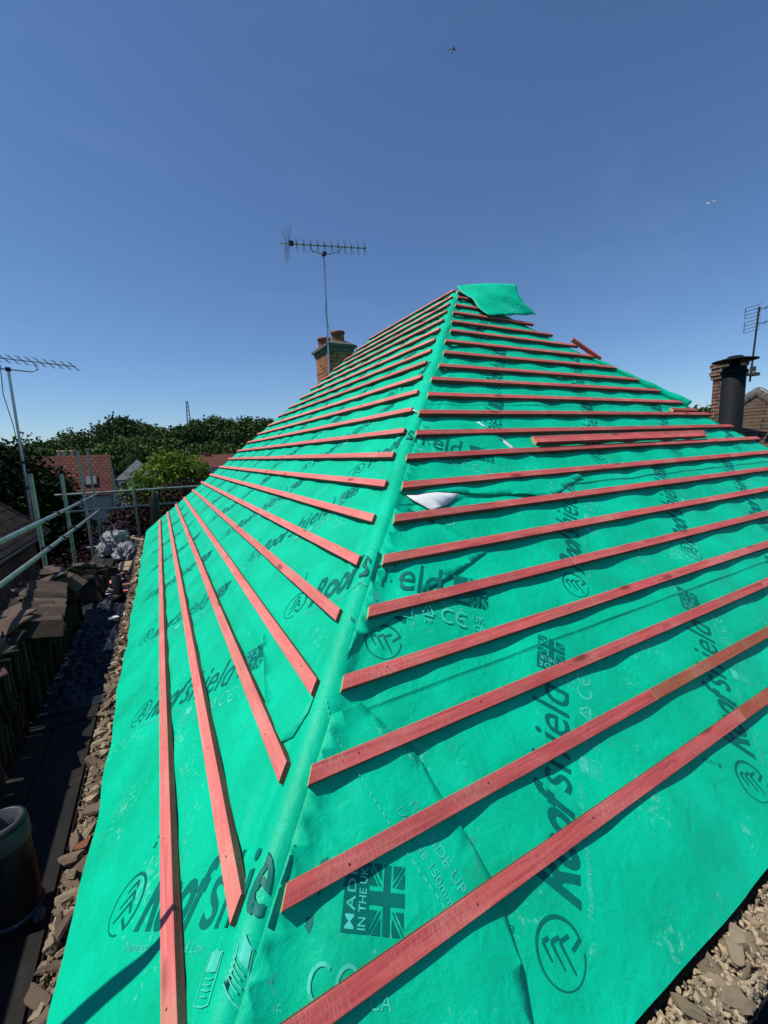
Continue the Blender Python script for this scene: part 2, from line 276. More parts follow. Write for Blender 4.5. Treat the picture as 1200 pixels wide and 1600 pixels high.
# ------------------------------------------------------------------ roof geometry
PA, PB = 0.7211682, 0.7272170                       # pitch of the right (hip end) and the left slope
APEX = Vector((0, 0, 8.1702))
tA, tB = math.tan(PA), math.tan(PB)
nL = Vector((-math.sin(PB), 0, math.cos(PB))); nR = Vector((0, -math.sin(PA), math.cos(PA)))
MZ = 8.1702 - 0.027 / math.cos(PA)                  # membrane plane sits one batten thickness lower
SE = 23.22                                          # slope length of the roof in batten gaps
def fn(x, y, z=0.0): return noise.noise((x, y, z))
def fb(x, y, z=0.0): return noise.fractal((x, y, z), 0.8, 2.1, 4)
LAPS = [19.0, 15.02, 10.95, 6.9, 2.8]
def height(wm, D):
    """membrane relief (m) above its plane; wm<0 left slope, wm>0 right slope"""
    if wm >= 0:
        x = -D / tB + wm; s = D / math.sin(PA) / G
        h = -0.009 * (0.5 - 0.5 * math.cos(2 * math.pi * (x + .12 + .03 * fn(s * .3, 3)) / 0.44)) * (0.55 + 0.9 * abs(fn(x * 2.2, s * .33, 5)) * 2)
        h += 0.004 * fn(x * 3 + s * .25, s * .5 - x * 2.0, 1) + .0022 * fn(x * 1.6, s * 2.6, 31) + .0022 * fn(x * 9 + s * .9, s * 1.2 - x * 4, 2)
        near = math.exp(-((x + 2.55) / .5) ** 2 - ((s - 20.5) / 2.2) ** 2)      # loose cloth near the foot of the hip
        h += near * (.016 * fn(x * 5.5 - s * .55, x * 1.2 + s * .18, 9) + .008 * fn(x * 12 - s * 1.1, s * .4, 8))
        near2 = math.exp(-((x + 1.95) / .28) ** 2) * math.exp(-((s - 22.3) / 1.0) ** 2)
        h += near2 * .018
    else:
        y = -D / tA - wm; s = D / math.sin(PB) / G
        h = -0.009 * (0.5 - 0.5 * math.cos(2 * math.pi * (y + .1 + .03 * fn(s * .3, 7)) / 0.44)) * (0.5 + 0.8 * abs(fn(y * 2, s * .33, 15)) * 2)
        h += 0.0035 * fn(y * 3, s * .5, 11) + .002 * fn(y * 5 + s * .8, s * 1.9, 33) + .002 * fn(y * 8 + s, s * 1.1, 12)
        if s > 22.6: h += .014 * fn(y * 2.3, 0, 4) * (s - 22.6)
    for i, lp in enumerate(LAPS):
        d = s - lp
        if -0.5 < d < 0: h += (.0045 + .006 * max(0, fn(wm * 2.5, i * 3.3, 2))) * (1 + d / .5)
    return h
def hip_radii(D):
    low = min(1, max(0, (D - 1.6) / 1.2)); return .095 + .02 * fn(D * 3.1, 1.7), .072 + .014 * low + .014 * fn(D * 2.3, 6.6)
def surf(wm, D, off=0.0):
    if 0 < off < .004 and abs(wm) < .10: off += .0025
    low = min(1, max(0, (D - 1.6) / 1.2)); r, rr = hip_radii(D)
    def base(q):
        if q < 0: return Vector((-D / tB, -D / tA - q, MZ - D))
        return Vector((-D / tB + q, -D / tA, MZ - D))
    if -r < wm < rr:
        t = (wm + r) / (r + rr); c = base(0) + Vector((-.45, -.45, .77)) * (.020 + .026 * low + .014 * fn(D * 2.7, 4.1))
        P = base(-r) * (1 - t) ** 2 + c * 2 * t * (1 - t) + base(rr) * t * t
        n = (nL * (1 - t) + nR * t).normalized()
    else:
        P = base(wm); n = nL if wm < 0 else nR
    r = r if wm < 0 else rr
    k = min(1, max(0, (abs(wm) - r * .4) / .12))
    valley = (0 if wm < 0 else -(.006 + .016 * low * (.6 + fn(D * 2.2, 3.3))) * math.exp(-((wm - .13 - .03 * fn(D * 3, 1)) / .055) ** 2)) + .010 * fn(wm * 16 + D * 3, D * 5, 17) * math.exp(-((abs(wm) - .14) / .09) ** 2)
    fold = .008 * fn(D * 2.6 + wm * 7, wm * 4 - D * 1.2, 6) * math.exp(-(wm / .16) ** 2)
    return P + n * (height(wm, D) * k + valley + fold + off)
H = math.cos(PA)
HU = Vector((-H, 1, 0)).normalized()                # hip direction, downhill, in (x, s) or (y, s)
def mapR(x, s, off=0.0):
    D = s * G * math.sin(PA); return surf(x * G + D / tB, D, off)
def mapL(y, s, off=0.0, wrap=None):
    D = s * G * math.sin(PB); wm = -(y * G + D / tA)
    if wm > 0:                                      # past the hip: wrap on to the right slope
        t = y * HU.x + s * HU.y; n = -(y * HU.y - s * HU.x)
        xx, ss = t * HU.x + n * HU.y, t * HU.y - n * HU.x
        return mapR(xx, ss, off + (wrap(xx, ss) if wrap else 0))
    return surf(wm, D, off)
def far_y(D): return 10.36 * G + D / math.sin(PB) * .7178 + .075      # far hip: y where the left slope ends
# the sheet
def build_membrane():
    root = empty('membrane_sheet', (0, 0, 5.0), label='bright green roofing membrane with dark green lettering stretched over the hipped roof', cat='membrane')
    Ds = []
    s = 0.02
    while s < SE:
        Ds.append(s * G * math.sin(PA)); s += .10 if s < 12 else .075
    for lp in LAPS: Ds += [lp * G * math.sin(PA) - .0025, lp * G * math.sin(PA) + .0015]
    Ds.append(SE * G * math.sin(PA)); Ds = sorted(Ds)
    ws = [0]; q = 0; st = .012
    while q < 10: 
        q += st; ws.append(q)
        if q > .2: st = min(.03 + max(0, q - 1.5) * .02, .12)
    V = []; F = []; row = []
    for D in Ds:
        a0 = len(V); 
        lim = far_y(D) + D / tA; j = 0; Lr = []
        for q in ws[::-1]:
            if q <= 0: continue
            qq = min(q, lim); Lr.append(-qq)
        Rr = [min(q, 2 * D / tB) for q in ws]
        ra, rb = hip_radii(D)                       # columns follow the edges of the rounded hip
        for q in Lr + Rr:
            if -.0721 < q < 0: q *= ra / .072
            elif 0 < q < .0721: q *= rb / .072
            elif -.13 < q < 0: q = -ra + (q + .072) * (.13 - ra) / .058
            elif 0 < q < .13: q = rb + (q - .072) * (.13 - rb) / .058
            V.append(q)
        row.append((a0, len(Lr) + len(Rr)))
    P = []
    for (a0, n), D in zip(row, Ds):
        last = None
        edge = D >= Ds[-1] - 1e-6
        for i in range(n):
            wm = V[a0 + i]
            p = surf(wm, D)
            if edge and wm < 0: p += Vector((-.72, 0, -.66)) * ((.072 + .030 * fn((-D / tA - wm) * 1.6, 5) + .05 * math.exp(-((-D / tA - wm + 2.75) / .4) ** 2)) * min(1, -wm / .2))
            P.append(p)
    for r in range(len(row) - 1):
        a0, n = row[r]; b0, _ = row[r + 1]
        for i in range(n - 1):
            if V[b0 + i] == V[b0 + i + 1] and V[a0 + i] == V[a0 + i + 1]: continue
            F.append((a0 + i, b0 + i, b0 + i + 1, a0 + i + 1))
    me = mesh_np('underlay_sheet', P, F, [M['membrane']], smooth=True)
    o = link('underlay_sheet', me, root)
    # the two slopes turned away from the camera, a little lower than the front ones at the arrises
    b = MB(); e = SE * G * math.sin(PA); f0, f1 = far_y(0.0) , far_y(e)
    a = Vector((0, 0, MZ)); c = Vector((0, f0, MZ))
    b.add([a, (e / tB, -e / tA, MZ - e), (e / tB, f1, MZ - e), c], [(0, 1, 2, 3)])
    b.add([c, (e / tB, f1, MZ - e), (-e / tB, f1, MZ - e)], [(0, 1, 2)])
    b.build('rear_sheet', M['membrane'], root)
    return root
MEM = build_membrane()

def grid_cut(V, F, step, xs=None):
    """triangulate a flat mesh (u, v) and cut it on a grid, so it can follow the relief"""
    bm = bmesh.new(); vs = [bm.verts.new((x, y, 0)) for x, y in V]
    for f in F:
        try: bm.faces.new([vs[i] for i in f])
        except ValueError: pass
    u0, u1 = min(p[0] for p in V), max(p[0] for p in V); v0, v1 = min(p[1] for p in V), max(p[1] for p in V)
    for ax, lo, hi in ((0, u0, u1), (1, v0, v1)):
        k = math.floor(lo / step) + 1
        while k * step < hi:
            co = Vector((k * step, 0, 0)) if ax == 0 else Vector((0, k * step, 0)); no = Vector((1, 0, 0)) if ax == 0 else Vector((0, 1, 0))
            bmesh.ops.bisect_plane(bm, geom=bm.verts[:] + bm.edges[:] + bm.faces[:], plane_co=co, plane_no=no, dist=1e-6); k += 1
    bmesh.ops.triangulate(bm, faces=bm.faces[:])
    bm.verts.index_update()
    Vo = [(v.co.x, v.co.y) for v in bm.verts]; Fo = [[v.index for v in f.verts] for f in bm.faces]; bm.free()
    return Vo, Fo
def text_flat(s, x0, x1, y0, y1, shear=0.0, bold=0.0, rot=False, space=1.0):
    cu = bpy.data.curves.new('lettering', 'FONT'); cu.body = s; cu.shear = shear; cu.offset = bold; cu.resolution_u = 4; cu.space_character = space
    ob = bpy.data.objects.new('lettering', cu); COL.objects.link(ob)
    dg = bpy.context.evaluated_depsgraph_get(); dg.update(); me = bpy.data.meshes.new_from_object(ob.evaluated_get(dg))
    V = [(v.co.x, v.co.y) for v in me.vertices]; F = [list(p.vertices) for p in me.polygons]
    bpy.data.objects.remove(ob); bpy.data.curves.remove(cu); bpy.data.meshes.remove(me)
    if rot: V = [(-y, x) for x, y in V]
    a, b_ = min(v[0] for v in V), max(v[0] for v in V); c, d = min(v[1] for v in V), max(v[1] for v in V)
    V = [(x0 + (x - a) / (b_ - a) * (x1 - x0), y0 + (y - c) / (d - c) * (y1 - y0)) for x, y in V]
    return V, F
class Flat:
    def __init__(s): s.V = []; s.F = []
    def add(s, VF): b = len(s.V); s.V += list(VF[0]); s.F += [[b + i for i in f] for f in VF[1]]; return s
    def quad(s, *p): s.add((list(p), [list(range(len(p)))])); return s
    def stroke(s, pts, w0, w1=None):
        w1 = w0 if w1 is None else w1; n = len(pts)
        for i in range(n - 1):
            (x0, y0), (x1, y1) = pts[i], pts[i + 1]; L = math.hypot(x1 - x0, y1 - y0); nx, ny = -(y1 - y0) / L, (x1 - x0) / L
            a = w0 + (w1 - w0) * i / (n - 1); b = w0 + (w1 - w0) * (i + 1) / (n - 1)
            s.quad((x0 - nx * a, y0 - ny * a), (x1 - nx * b, y1 - ny * b), (x1 + nx * b, y1 + ny * b), (x0 + nx * a, y0 + ny * a))
        return s
def logo_flat():
    f = Flat(); r = .34
    for (a0, a1) in ((-52, 283),):
        K = 40
        for i in range(K):
            q0, q1 = R(a0 + (a1 - a0) * i / K), R(a0 + (a1 - a0) * (i + 1) / K)
            t = lambda q: .030 + .016 * math.cos(q - R(35))
            f.quad((r * math.cos(q0), r * math.sin(q0)), (r * math.cos(q1), r * math.sin(q1)), ((r - t(q1)) * math.cos(q1), (r - t(q1)) * math.sin(q1)), ((r - t(q0)) * math.cos(q0), (r - t(q0)) * math.sin(q0)))
    for ax, ay, l1, l2 in ((.02, .24, .20, .10), (.05, .125, .28, .13), (.085, .01, .33, .15)):
        f.stroke([(ax - l1 * .72, ay - l1 * .66), (ax, ay)], .012, .022); f.stroke([(ax, ay), (ax + l2 * .62, ay - l2 * .78)], .022)
    f.stroke([(.20, -.27), (.05, -.16)], .022)
    return f
def flag_flat(x0, x1, y0, y1):
    """left strip with lettering, then a union flag, drawn as the dark areas"""
    f = Flat(); sp = x0 + (x1 - x0) * .42; W = x1 - sp; Hh = y1 - y0; cx, cy = sp + W / 2, y0 + Hh / 2
    f.quad((x0, y0), (sp, y0), (sp, y1), (x0, y1))
    cw, ch = W * .10, Hh * .10                       # the dark central cross
    f.quad((cx - cw, y0), (cx + cw, y0), (cx + cw, y1), (cx - cw, y1)); f.quad((sp, cy - ch), (cx - cw, cy - ch), (cx - cw, cy + ch), (sp, cy + ch)); f.quad((cx + cw, cy - ch), (x1, cy - ch), (x1, cy + ch), (cx + cw, cy + ch))
    gw, gh = W * .17, Hh * .17
    for sx in (-1, 1):
        for sy in (-1, 1):
            P = lambda u, v: (cx + sx * (gw + u * (W / 2 - gw)), cy + sy * (gh + v * (Hh / 2 - gh)))
            f.quad(P(.25, 0), P(1, 0), P(1, .72)); f.quad(P(0, .28), P(.75, 1), P(0, 1))
            f.quad(P(.06, 0), P(1, .86), P(1, 1), P(.9, 1), P(0, .12), P(0, 0)) if sx * sy > 0 else f.quad(P(0, .05), P(.9, .92), P(1, 1), P(1, .9), P(.1, 0), P(0, 0))
    return f
def letters_white(x0, x1, y0, y1):
    sp = x0 + (x1 - x0) * .42; f = Flat(); w_ = sp - x0
    f.add(text_flat('MADE', x0 + w_ * .12, x0 + w_ * .46, y0 + .03, y1 - .04, rot=True, bold=.01, space=1.2)); f.add(text_flat('IN THE UK', x0 + w_ * .60, x0 + w_ * .90, y0 + .03, y1 - .04, rot=True, bold=.01))
    return f
def small_prints():
    f = Flat()
    f.add(text_flat('Manufactured By Don & Low', .42, 2.1, -.50, -.38, shear=.25))
    for x0 in (2.25, 2.72):
        f.stroke([(x0, -.84), (x0 + .26, -.84), (x0 + .26, -.47), (x0, -.47), (x0, -.84)], .006)
        f.quad((x0 + .02, -.61), (x0 + .24, -.61), (x0 + .24, -.48), (x0 + .13, -.44), (x0 + .02, -.48))
        for k in range(4): f.quad((x0 + .03, -.66 - k * .04), (x0 + .22 - .03 * (k % 2), -.66 - k * .04), (x0 + .22 - .03 * (k % 2), -.648 - k * .04), (x0 + .03, -.648 - k * .04))
    c = (3.30, -.62)
    for k in range(3):
        a = R(90 + 120 * k); b = R(210 + 120 * k); p = (c[0] + .16 * math.cos(a), c[1] + .16 * math.sin(a)); q = (c[0] + .16 * math.cos(b), c[1] + .16 * math.sin(b))
        m0 = (p[0] * .85 + q[0] * .15, p[1] * .85 + q[1] * .15); m1 = (p[0] * .25 + q[0] * .75, p[1] * .25 + q[1] * .75)
        f.stroke([m0, m1], .018); f.stroke([m1, (p[0] * .1 + q[0] * .9, p[1] * .1 + q[1] * .9)], .036, .003)
    f.add(text_flat('5', 3.27, 3.33, -.67, -.57)); f.add(text_flat('PP', 3.23, 3.37, -.86, -.78))
    for k, x0 in enumerate((3.70, 3.98)):
        pts = [(x0 + .12 * math.cos(R(t)), -.62 + .14 * math.sin(R(t))) for t in range(50, 311, 20)]; f.stroke(pts, .018)
    f.quad((3.89, -.635), (3.97, -.635), (3.97, -.605), (3.89, -.605))
    f.add(text_flat('UK', 4.22, 4.46, -.58, -.46)); f.add(text_flat('CA', 4.22, 4.46, -.77, -.65))
    return f
TXT = Flat(); TXT.add(text_flat('Roof', .47, 1.87, -.30, .40, shear=.42, bold=.035)).add(text_flat('shield', 1.84, 3.62, -.29, .42, shear=.18, bold=.004))
CODE = Flat(); CODE.add(text_flat('B', -.02, .05, .62, .70, rot=True)).add(text_flat('03/26', -.02, .05, .74, .98, rot=True))
PRINTS = {'printed_logo': (grid_cut(logo_flat().V, logo_flat().F, .08), M['ink'], .0012),
          'printed_name': (grid_cut(TXT.V, TXT.F, .08), M['ink'], .0012)}
PRINTS['printed_code'] = (grid_cut(CODE.V, CODE.F, .2), M['ink'], .0012)
ff = flag_flat(3.84, 4.56, -.24, .36); PRINTS['printed_flag'] = (grid_cut(ff.V, ff.F, .08), M['ink'], .0012)
fl = letters_white(3.84, 4.56, -.24, .36); PRINTS['printed_flag_letters'] = (grid_cut(fl.V, fl.F, .08), M['white_ink'], .0022)
sp_ = small_prints(); PRINTS['printed_marks'] = (grid_cut(sp_.V, sp_.F, .08), M['white_ink'], .0012)
def place_print(face, u, s, du, ds, kinds=None, lift=0.0, keep=None, wrap=None):
    """logo centre at (u, s); (du, ds) points to the flag centre, 4.22 units along"""
    k = 1 / 4.22
    if face == 'L': ex = (du * k, ds * k); qx = (-ex[1], ex[0])          # right = -y, up = -s
    else: ex = (du * k, ds * k); qx = (-ex[1], ex[0])
    for nm, ((V, F), m_, off) in PRINTS.items():
        if kinds and nm not in kinds: continue
        P = []; ok = []
        for p, q in V:
            a = ex[0] * p + qx[0] * q; b = ex[1] * p + qx[1] * q
            uu, ss = (u - a, s - b) if face == 'L' else (u + a, s - b)
            ok.append(keep is None or keep(uu, ss))
            P.append(mapL(uu, ss, off, wrap) if face == 'L' else mapR(uu, ss, off + lift))
        FF = [f for f in F if all(ok[i] for i in f)]
        if not FF: continue
        used = sorted({i for f in FF for i in f}); ix = {v: i for i, v in enumerate(used)}
        link(nm, mesh_np(nm, [P[i] for i in used], [[ix[i] for i in f] for f in FF], [m_], smooth=True), MEM)
def hipx(s): return -H * s
def flap_lift(off, edge, up=0.0): return lambda u, s: off + (edge * max(0, fn(u * 1.1, s * 1.3, 3) + .35) + up) * min(1, max(0, (u - hipx(s) - .42) / .9))
def sheet(name, face, poly, off=.004, m='membrane', step=.22, edge_lift=.0, up=0.0, parent=None):
    """a loose piece of membrane with thickness lying on a slope"""
    V, F = grid_cut(poly, [list(range(len(poly)))], step)
    cx = sum(p[0] for p in poly) / len(poly); cy = sum(p[1] for p in poly) / len(poly)
    mp = mapL if face == 'L' else mapR
    P = [mp(u, s, flap_lift(off, edge_lift, up)(u, s)) for u, s in V]
    me = mesh_np(name, P, F, [M[m]], smooth=True)
    o = link(name, me, parent or MEM)
    so = o.modifiers.new('thickness', 'SOLIDIFY'); so.thickness = .0012; so.offset = 0
    return o
ALLP = None
# courses of print on the left slope (y, s) and on the right slope (x, s)
def inL(y, s): return y > hipx(s) + .05 and y < 10.3 + .717 * s
def inR(x, s): return x > hipx(s) + .15 and abs(x) < H * s - .1
for c, (s0, y0, n) in enumerate(((22.35, -13.33, 9), (17.9, -11.07, 8), (13.9, -8.04, 6), (9.8, -5.0, 5), (5.7, -3.6, 4))):
    for i in range(n):
        y = y0 + 5.05 * i
        kinds = None if (i < 3 and c < 3) else ('printed_logo', 'printed_name', 'printed_flag')
        place_print('L', y, s0, 3.0, 3.08, kinds, keep=inL)
for c, (s0, x0, n) in enumerate(((22.38, -11.99, 5), (18.05, -12.53, 6), (14.02, -7.4, 4), (9.9, -4.2, 2), (5.9, -2.4, 1))):
    for i in range(n):
        x = x0 + 5.03 * i
        kinds = None if (c < 2) else ('printed_logo', 'printed_name', 'printed_flag')
        place_print('R', x, s0, 2.65, 3.1, kinds, keep=inR)
# sheets lapped over the hip, with the print that runs over it
hw = lambda s, d=.42: hipx(s) + d
sheet('lap_flap', 'R', [(hw(18.95), 18.95), (-13.3, 18.86), (-12.76, 19.89), (-12.42, 21.54), (-12.55, 22.3), (-12.9, 23.15), (hw(23.15), 23.15)], .0035, edge_lift=.012)
place_print('L', -13.33, 22.38, 3.0, 3.08, None, wrap=flap_lift(.0045, .012), keep=lambda y, s: y < hipx(s) + .1)
sheet('lap_flap', 'R', [(hw(15.2), 15.2), (-9.9, 15.9), (-9.34, 16.77), (-10.46, 17.12), (-11.13, 17.3), (-12.04, 17.66), (-12.92, 17.89), (hw(18.3), 18.22)], .004, edge_lift=.014)
place_print('L', -11.07, 17.93, 3.0, 3.08, ('printed_name', 'printed_flag', 'printed_marks'), wrap=flap_lift(.005, .014), keep=lambda y, s: y < hipx(s) + .1 and y > hipx(s) - 3.4)
sheet('lap_flap', 'R', [(hw(11.9), 11.9), (-6.32, 11.93), (-5.8, 13.32), (-5.0, 14.1), (-4.06, 14.82), (-5.97, 15.43), (-6.59, 15.31), (-9.0, 14.92), (-10.49, 14.72), (hw(14.75), 14.7)], .004, edge_lift=.015)
place_print('L', -8.04, 13.89, 3.0, 3.08, ('printed_name', 'printed_flag', 'printed_marks'), wrap=flap_lift(.005, .015), keep=lambda y, s: y < hipx(s) + .1)
sheet('white_lap_strip', 'R', [(-6.38, 11.93), (-6.27, 11.93), (-5.72, 13.32), (-5.86, 13.4)], .006, m='underside', step=.3)
sheet('turned_back_corner', 'R', [(-10.49, 14.80), (-9.7, 14.86), (-9.0, 15.0), (-9.6, 15.28), (-10.1, 15.38)], .013, m='underside', step=.3)
sheet('turned_back_corner', 'R', [(-8.95, 11.28), (-8.65, 11.4), (-8.55, 11.62)], .02, m='underside', step=.3)
sheet('lap_flap', 'L', [(-10.9, 18.5), (-11.0, 18.8), (-12.0, 19.1), (-12.69, 19.32), (-13.5, 19.6), (-13.85, 19.5), (-14.03, 19.2), (-14.0, 18.85), (-13.75, 18.5)], .005, edge_lift=.008, up=.003)
ft = Flat().add(text_flat('THIS SIDE UP', 0, 1.15, 0, .13)).add(text_flat('LAP LINE 150mm', -.0, 1.15, -.2, -.1))
Vt, Ft = grid_cut(ft.V, ft.F, .2)
def dirp(o, ang, V): c_, s_ = math.cos(ang), math.sin(ang); return [(o[0] + x * c_ - y * s_, o[1] - (x * s_ + y * c_)) for x, y in V]
link('printed_marks', mesh_np('printed_marks', [mapR(u, s, flap_lift(.0055, .012)(u, s)) for u, s in dirp((-13.15, 20.3), R(-80), Vt)], Ft, [M['white_ink']]), MEM)
dl = Flat(); pts = [(-13.87, 18.78), (-13.83, 19.25), (-13.65, 19.91), (-13.45, 20.67), (-13.19, 21.47)]
for (a0, b0), (a1, b1) in zip(pts, pts[1:]):
    for k in range(8):
        t0, t1 = k / 8, (k + .6) / 8; dl.stroke([(a0 + (a1 - a0) * t0, b0 + (b1 - b0) * t0), (a0 + (a1 - a0) * t1, b0 + (b1 - b0) * t1)], .009)
link('printed_lap_line', mesh_np('printed_lap_line', [mapR(u, s, flap_lift(.0055, .012)(u, s)) for u, s in dl.V], dl.F, [M['white_ink']]), MEM)
# the loose sheet thrown over the top of the roof and the rolled edge on the right hip
def top_flap():
    V = []; F = []; nu, nv = 26, 16
    c, d, b_, a = Vector((-.01, -.01, 8.165)), Vector((.53, -.38, 8.125)), Vector((.71, -.50, 7.80)), Vector((-.05, -.56, 7.70))
    for j in range(nv + 1):
        for i in range(nu + 1):
            u, v = i / nu, j / nv
            p = (a * (1 - u) + b_ * u) * (1 - v) + (c * (1 - u) + d * u) * v
            p += nR * (.012 + .045 * math.sin(v * math.pi) * math.sin(u * 2.6) * .4 + .03 * fn(u * 3.5 + v * 2, v * 3, 1) * min(1, 3 * (1 - v)))
            p += Vector((-1, .4, 0)) * (.06 * math.sin(v * math.pi) * u ** 3); p += Vector((0, 0, .02)) * math.sin(u * 3.1) * v
            V.append(p)
    for j in range(nv):
        for i in range(nu): q = j * (nu + 1) + i; F.append((q, q + 1, q + nu + 2, q + nu + 1))
    o = link('loose_top_sheet', mesh_np('loose_top_sheet', V, F, [M['membrane']], smooth=True), MEM)
    so = o.modifiers.new('thickness', 'SOLIDIFY'); so.thickness = .002
top_flap()
def hip_roll():
    V = []; F = []; nu, nv = 40, 14
    for i in range(nu + 1):
        t = i / nu; s = 6.3 + 4.6 * t; x = (.745 * s + .03) * G; D = s * G * math.sin(PA); c = Vector((x, -D / tA + .02, MZ - D + .008 + .018 * t))
        ax = Vector((1, -1, -1)).normalized(); n = Vector((1, -1, 1.6)).normalized(); si = n.cross(ax).normalized(); r = .020 + .034 * t + .010 * fn(t * 7, 2)
        for k in range(nv + 1):
            q = R(-60 + 300 * k / nv); rr = r * (1 + .12 * fn(t * 5, q)); V.append(c + si * math.cos(q) * rr * 1.2 + n * math.sin(q) * rr)
    for i in range(nu):
        for k in range(nv): q = i * (nv + 1) + k; F.append((q, q + 1, q + nv + 2, q + nv + 1))
    o = link('rolled_edge', mesh_np('rolled_edge', V, F, [M['membrane']], smooth=True), MEM)
    so = o.modifiers.new('thickness', 'SOLIDIFY'); so.thickness = .002
hip_roll()

# ------------------------------------------------------------------ battens
ORD = ['', 'first', 'second', 'third', 'fourth', 'fifth', 'sixth', 'seventh', 'eighth', 'ninth', 'tenth', 'eleventh', 'twelfth', 'thirteenth', 'fourteenth', 'fifteenth', 'sixteenth', 'seventeenth', 'eighteenth', 'nineteenth', 'twentieth', 'twenty-first', 'twenty-second']
uL = Vector((math.cos(PB), 0, math.sin(PB))); uR = Vector((0, math.cos(PA), math.sin(PA)))
def plane_pt(face, u, s, h=0.0):
    if face == 'R': return APEX + Vector((u * G, 0, 0)) - uR * (s * G) + nR * h
    return APEX + Vector((0, u * G, 0)) - uL * (s * G) + nL * h
def batten_mesh(length, wid, th, m0, m1, seg=None, seed=0):
    """local X along the length, Y down the slope, Z out of the slope; m0/m1 shift the downslope corner of each end"""
    seg = seg or max(2, int(length / .18)); c = .0016
    prof = [(0, -th, 1), (0, -c, 1), (c, 0, 0), (wid - c, 0, 0), (wid, -c, 1), (wid, -th, 1)]
    V = []; n = len(prof)
    for i in range(seg + 1):
        t = i / seg; x = length * t
        dy = .0022 * fn(x * .9, seed * 3.1); dz = .0015 * fn(x * .8, seed * 5.3, 4)
        for y, z, _ in prof:
            xx = x + (m0 * (1 - t) ** 8 if seg > 3 else m0 * (1 - t)) * y / wid + (m1 * t ** 8 if seg > 3 else m1 * t) * y / wid
            V.append((xx, y + dy, z + dz))
    F = []; I = []
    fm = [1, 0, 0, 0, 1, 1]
    for i in range(seg):
        for k in range(n): F.append((i * n + k, (i + 1) * n + k, (i + 1) * n + (k + 1) % n, i * n + (k + 1) % n)); I.append(fm[k])
    F.append(tuple(range(n))); F.append(tuple(seg * n + k for k in range(n))[::-1]); I += [2, 2]
    return V, F, I
def add_batten(face, s, u0, u1, m0, m1, label, group, mats, wid=.0425, th=.025, h=0.0, name='timber_batten', yaw=0.0, nails=True):
    L_ = (u1 - u0) * G
    V, F, I = batten_mesh(L_, wid, th, m0 * G, m1 * G, seed=s)
    me = mesh_np(name, V, F, mats, I)
    bm = bmesh.new(); bm.from_mesh(me); bmesh.ops.recalc_face_normals(bm, faces=bm.faces[:]); bm.to_mesh(me); bm.free()
    ax = Vector((1, 0, 0)) if face == 'R' else Vector((0, 1, 0)); dn = -uR if face == 'R' else -uL; n = nR if face == 'R' else nL
    o = bpy.data.objects.new(name, me); COL.objects.link(o)
    if face == 'L': me.transform(Matrix.Identity(4))
    m = Matrix((ax, dn, n)).transposed().to_4x4() @ Matrix.Rotation(yaw, 4, 'Z'); m.translation = plane_pt(face, u0, s, h); o.matrix_world = m
    tag(o, label, 'batten', group)
    if nails:
        b = MB(); x = .10 + rnd.uniform(0, .1)
        while x < min(L_ - .03, 2.6):
            b.lathe((x, wid * rnd.uniform(.35, .65), .0002), [(.0001, .0008), (.0026, .0006), (.0028, 0)], 8); x += .44
        if b.V:
            nl = bpy.data.objects.new('nail_heads', b.mesh('nail_heads', [M['nail']])); COL.objects.link(nl); nl.parent = o; nl['kind'] = 'stuff' if False else ''
            del nl['kind']
    return o
RB = [(1, 21.56, -15.7, 15.8), (2, 20.59, -14.88, 15.1), (3, 19.58, -14.28, 14.4), (4, 18.57, -13.46, 13.69), (5, 17.54, -12.59, 12.99), (6, 16.53, -11.85, 12.29), (7, 15.54, -11.14, 11.59), (8, 14.56, -10.45, 10.88),
      (9, 13.56, -9.84, 10.42), (10, 12.58, -9.04, 9.49), (11, 11.59, -8.43, 8.89), (12, 10.6, -7.57, 8.1), (13, 9.62, -6.89, 7.3), (14, 8.66, -6.03, 6.45), (15, 7.60, -5.19, 5.76), (16, 6.57, -4.52, 5.16),
      (17, 5.51, -3.62, 4.73), (18, 4.52, -2.96, 3.65), (19, 3.43, -2.23, 3.1), (20, 2.42, -1.48, 2.21), (21, 1.3, -.66, 1.74), (22, .45, -.13, .93)]
splits = {1: (-6.09,), 2: (-7.85,), 4: (2.5,), 5: (-7.2, 6), 7: (-8.2,), 9: (1.5,), 3: (-1.2,), 10: (-2,), 12: (3,)}
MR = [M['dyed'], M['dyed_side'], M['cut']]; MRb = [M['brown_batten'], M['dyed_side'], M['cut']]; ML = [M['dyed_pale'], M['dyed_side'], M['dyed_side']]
for i, s, a, b_ in RB:
    cuts = [a] + list(splits.get(i, ())) + [b_]
    for k in range(len(cuts) - 1):
        piece = '' if len(cuts) == 2 else (', left-hand length' if k == 0 else (', right-hand length' if k == len(cuts) - 2 else ', middle length'))
        br = i in (1, 2) and k == 1
        if br: piece = ', right-hand length'
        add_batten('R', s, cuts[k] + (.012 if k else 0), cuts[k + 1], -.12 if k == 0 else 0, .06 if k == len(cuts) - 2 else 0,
                   '%s batten, %s up from the eave right of the hip%s' % ('brown' if br else 'red', ORD[i], piece), 'red battens on the right slope', MRb if br else MR)
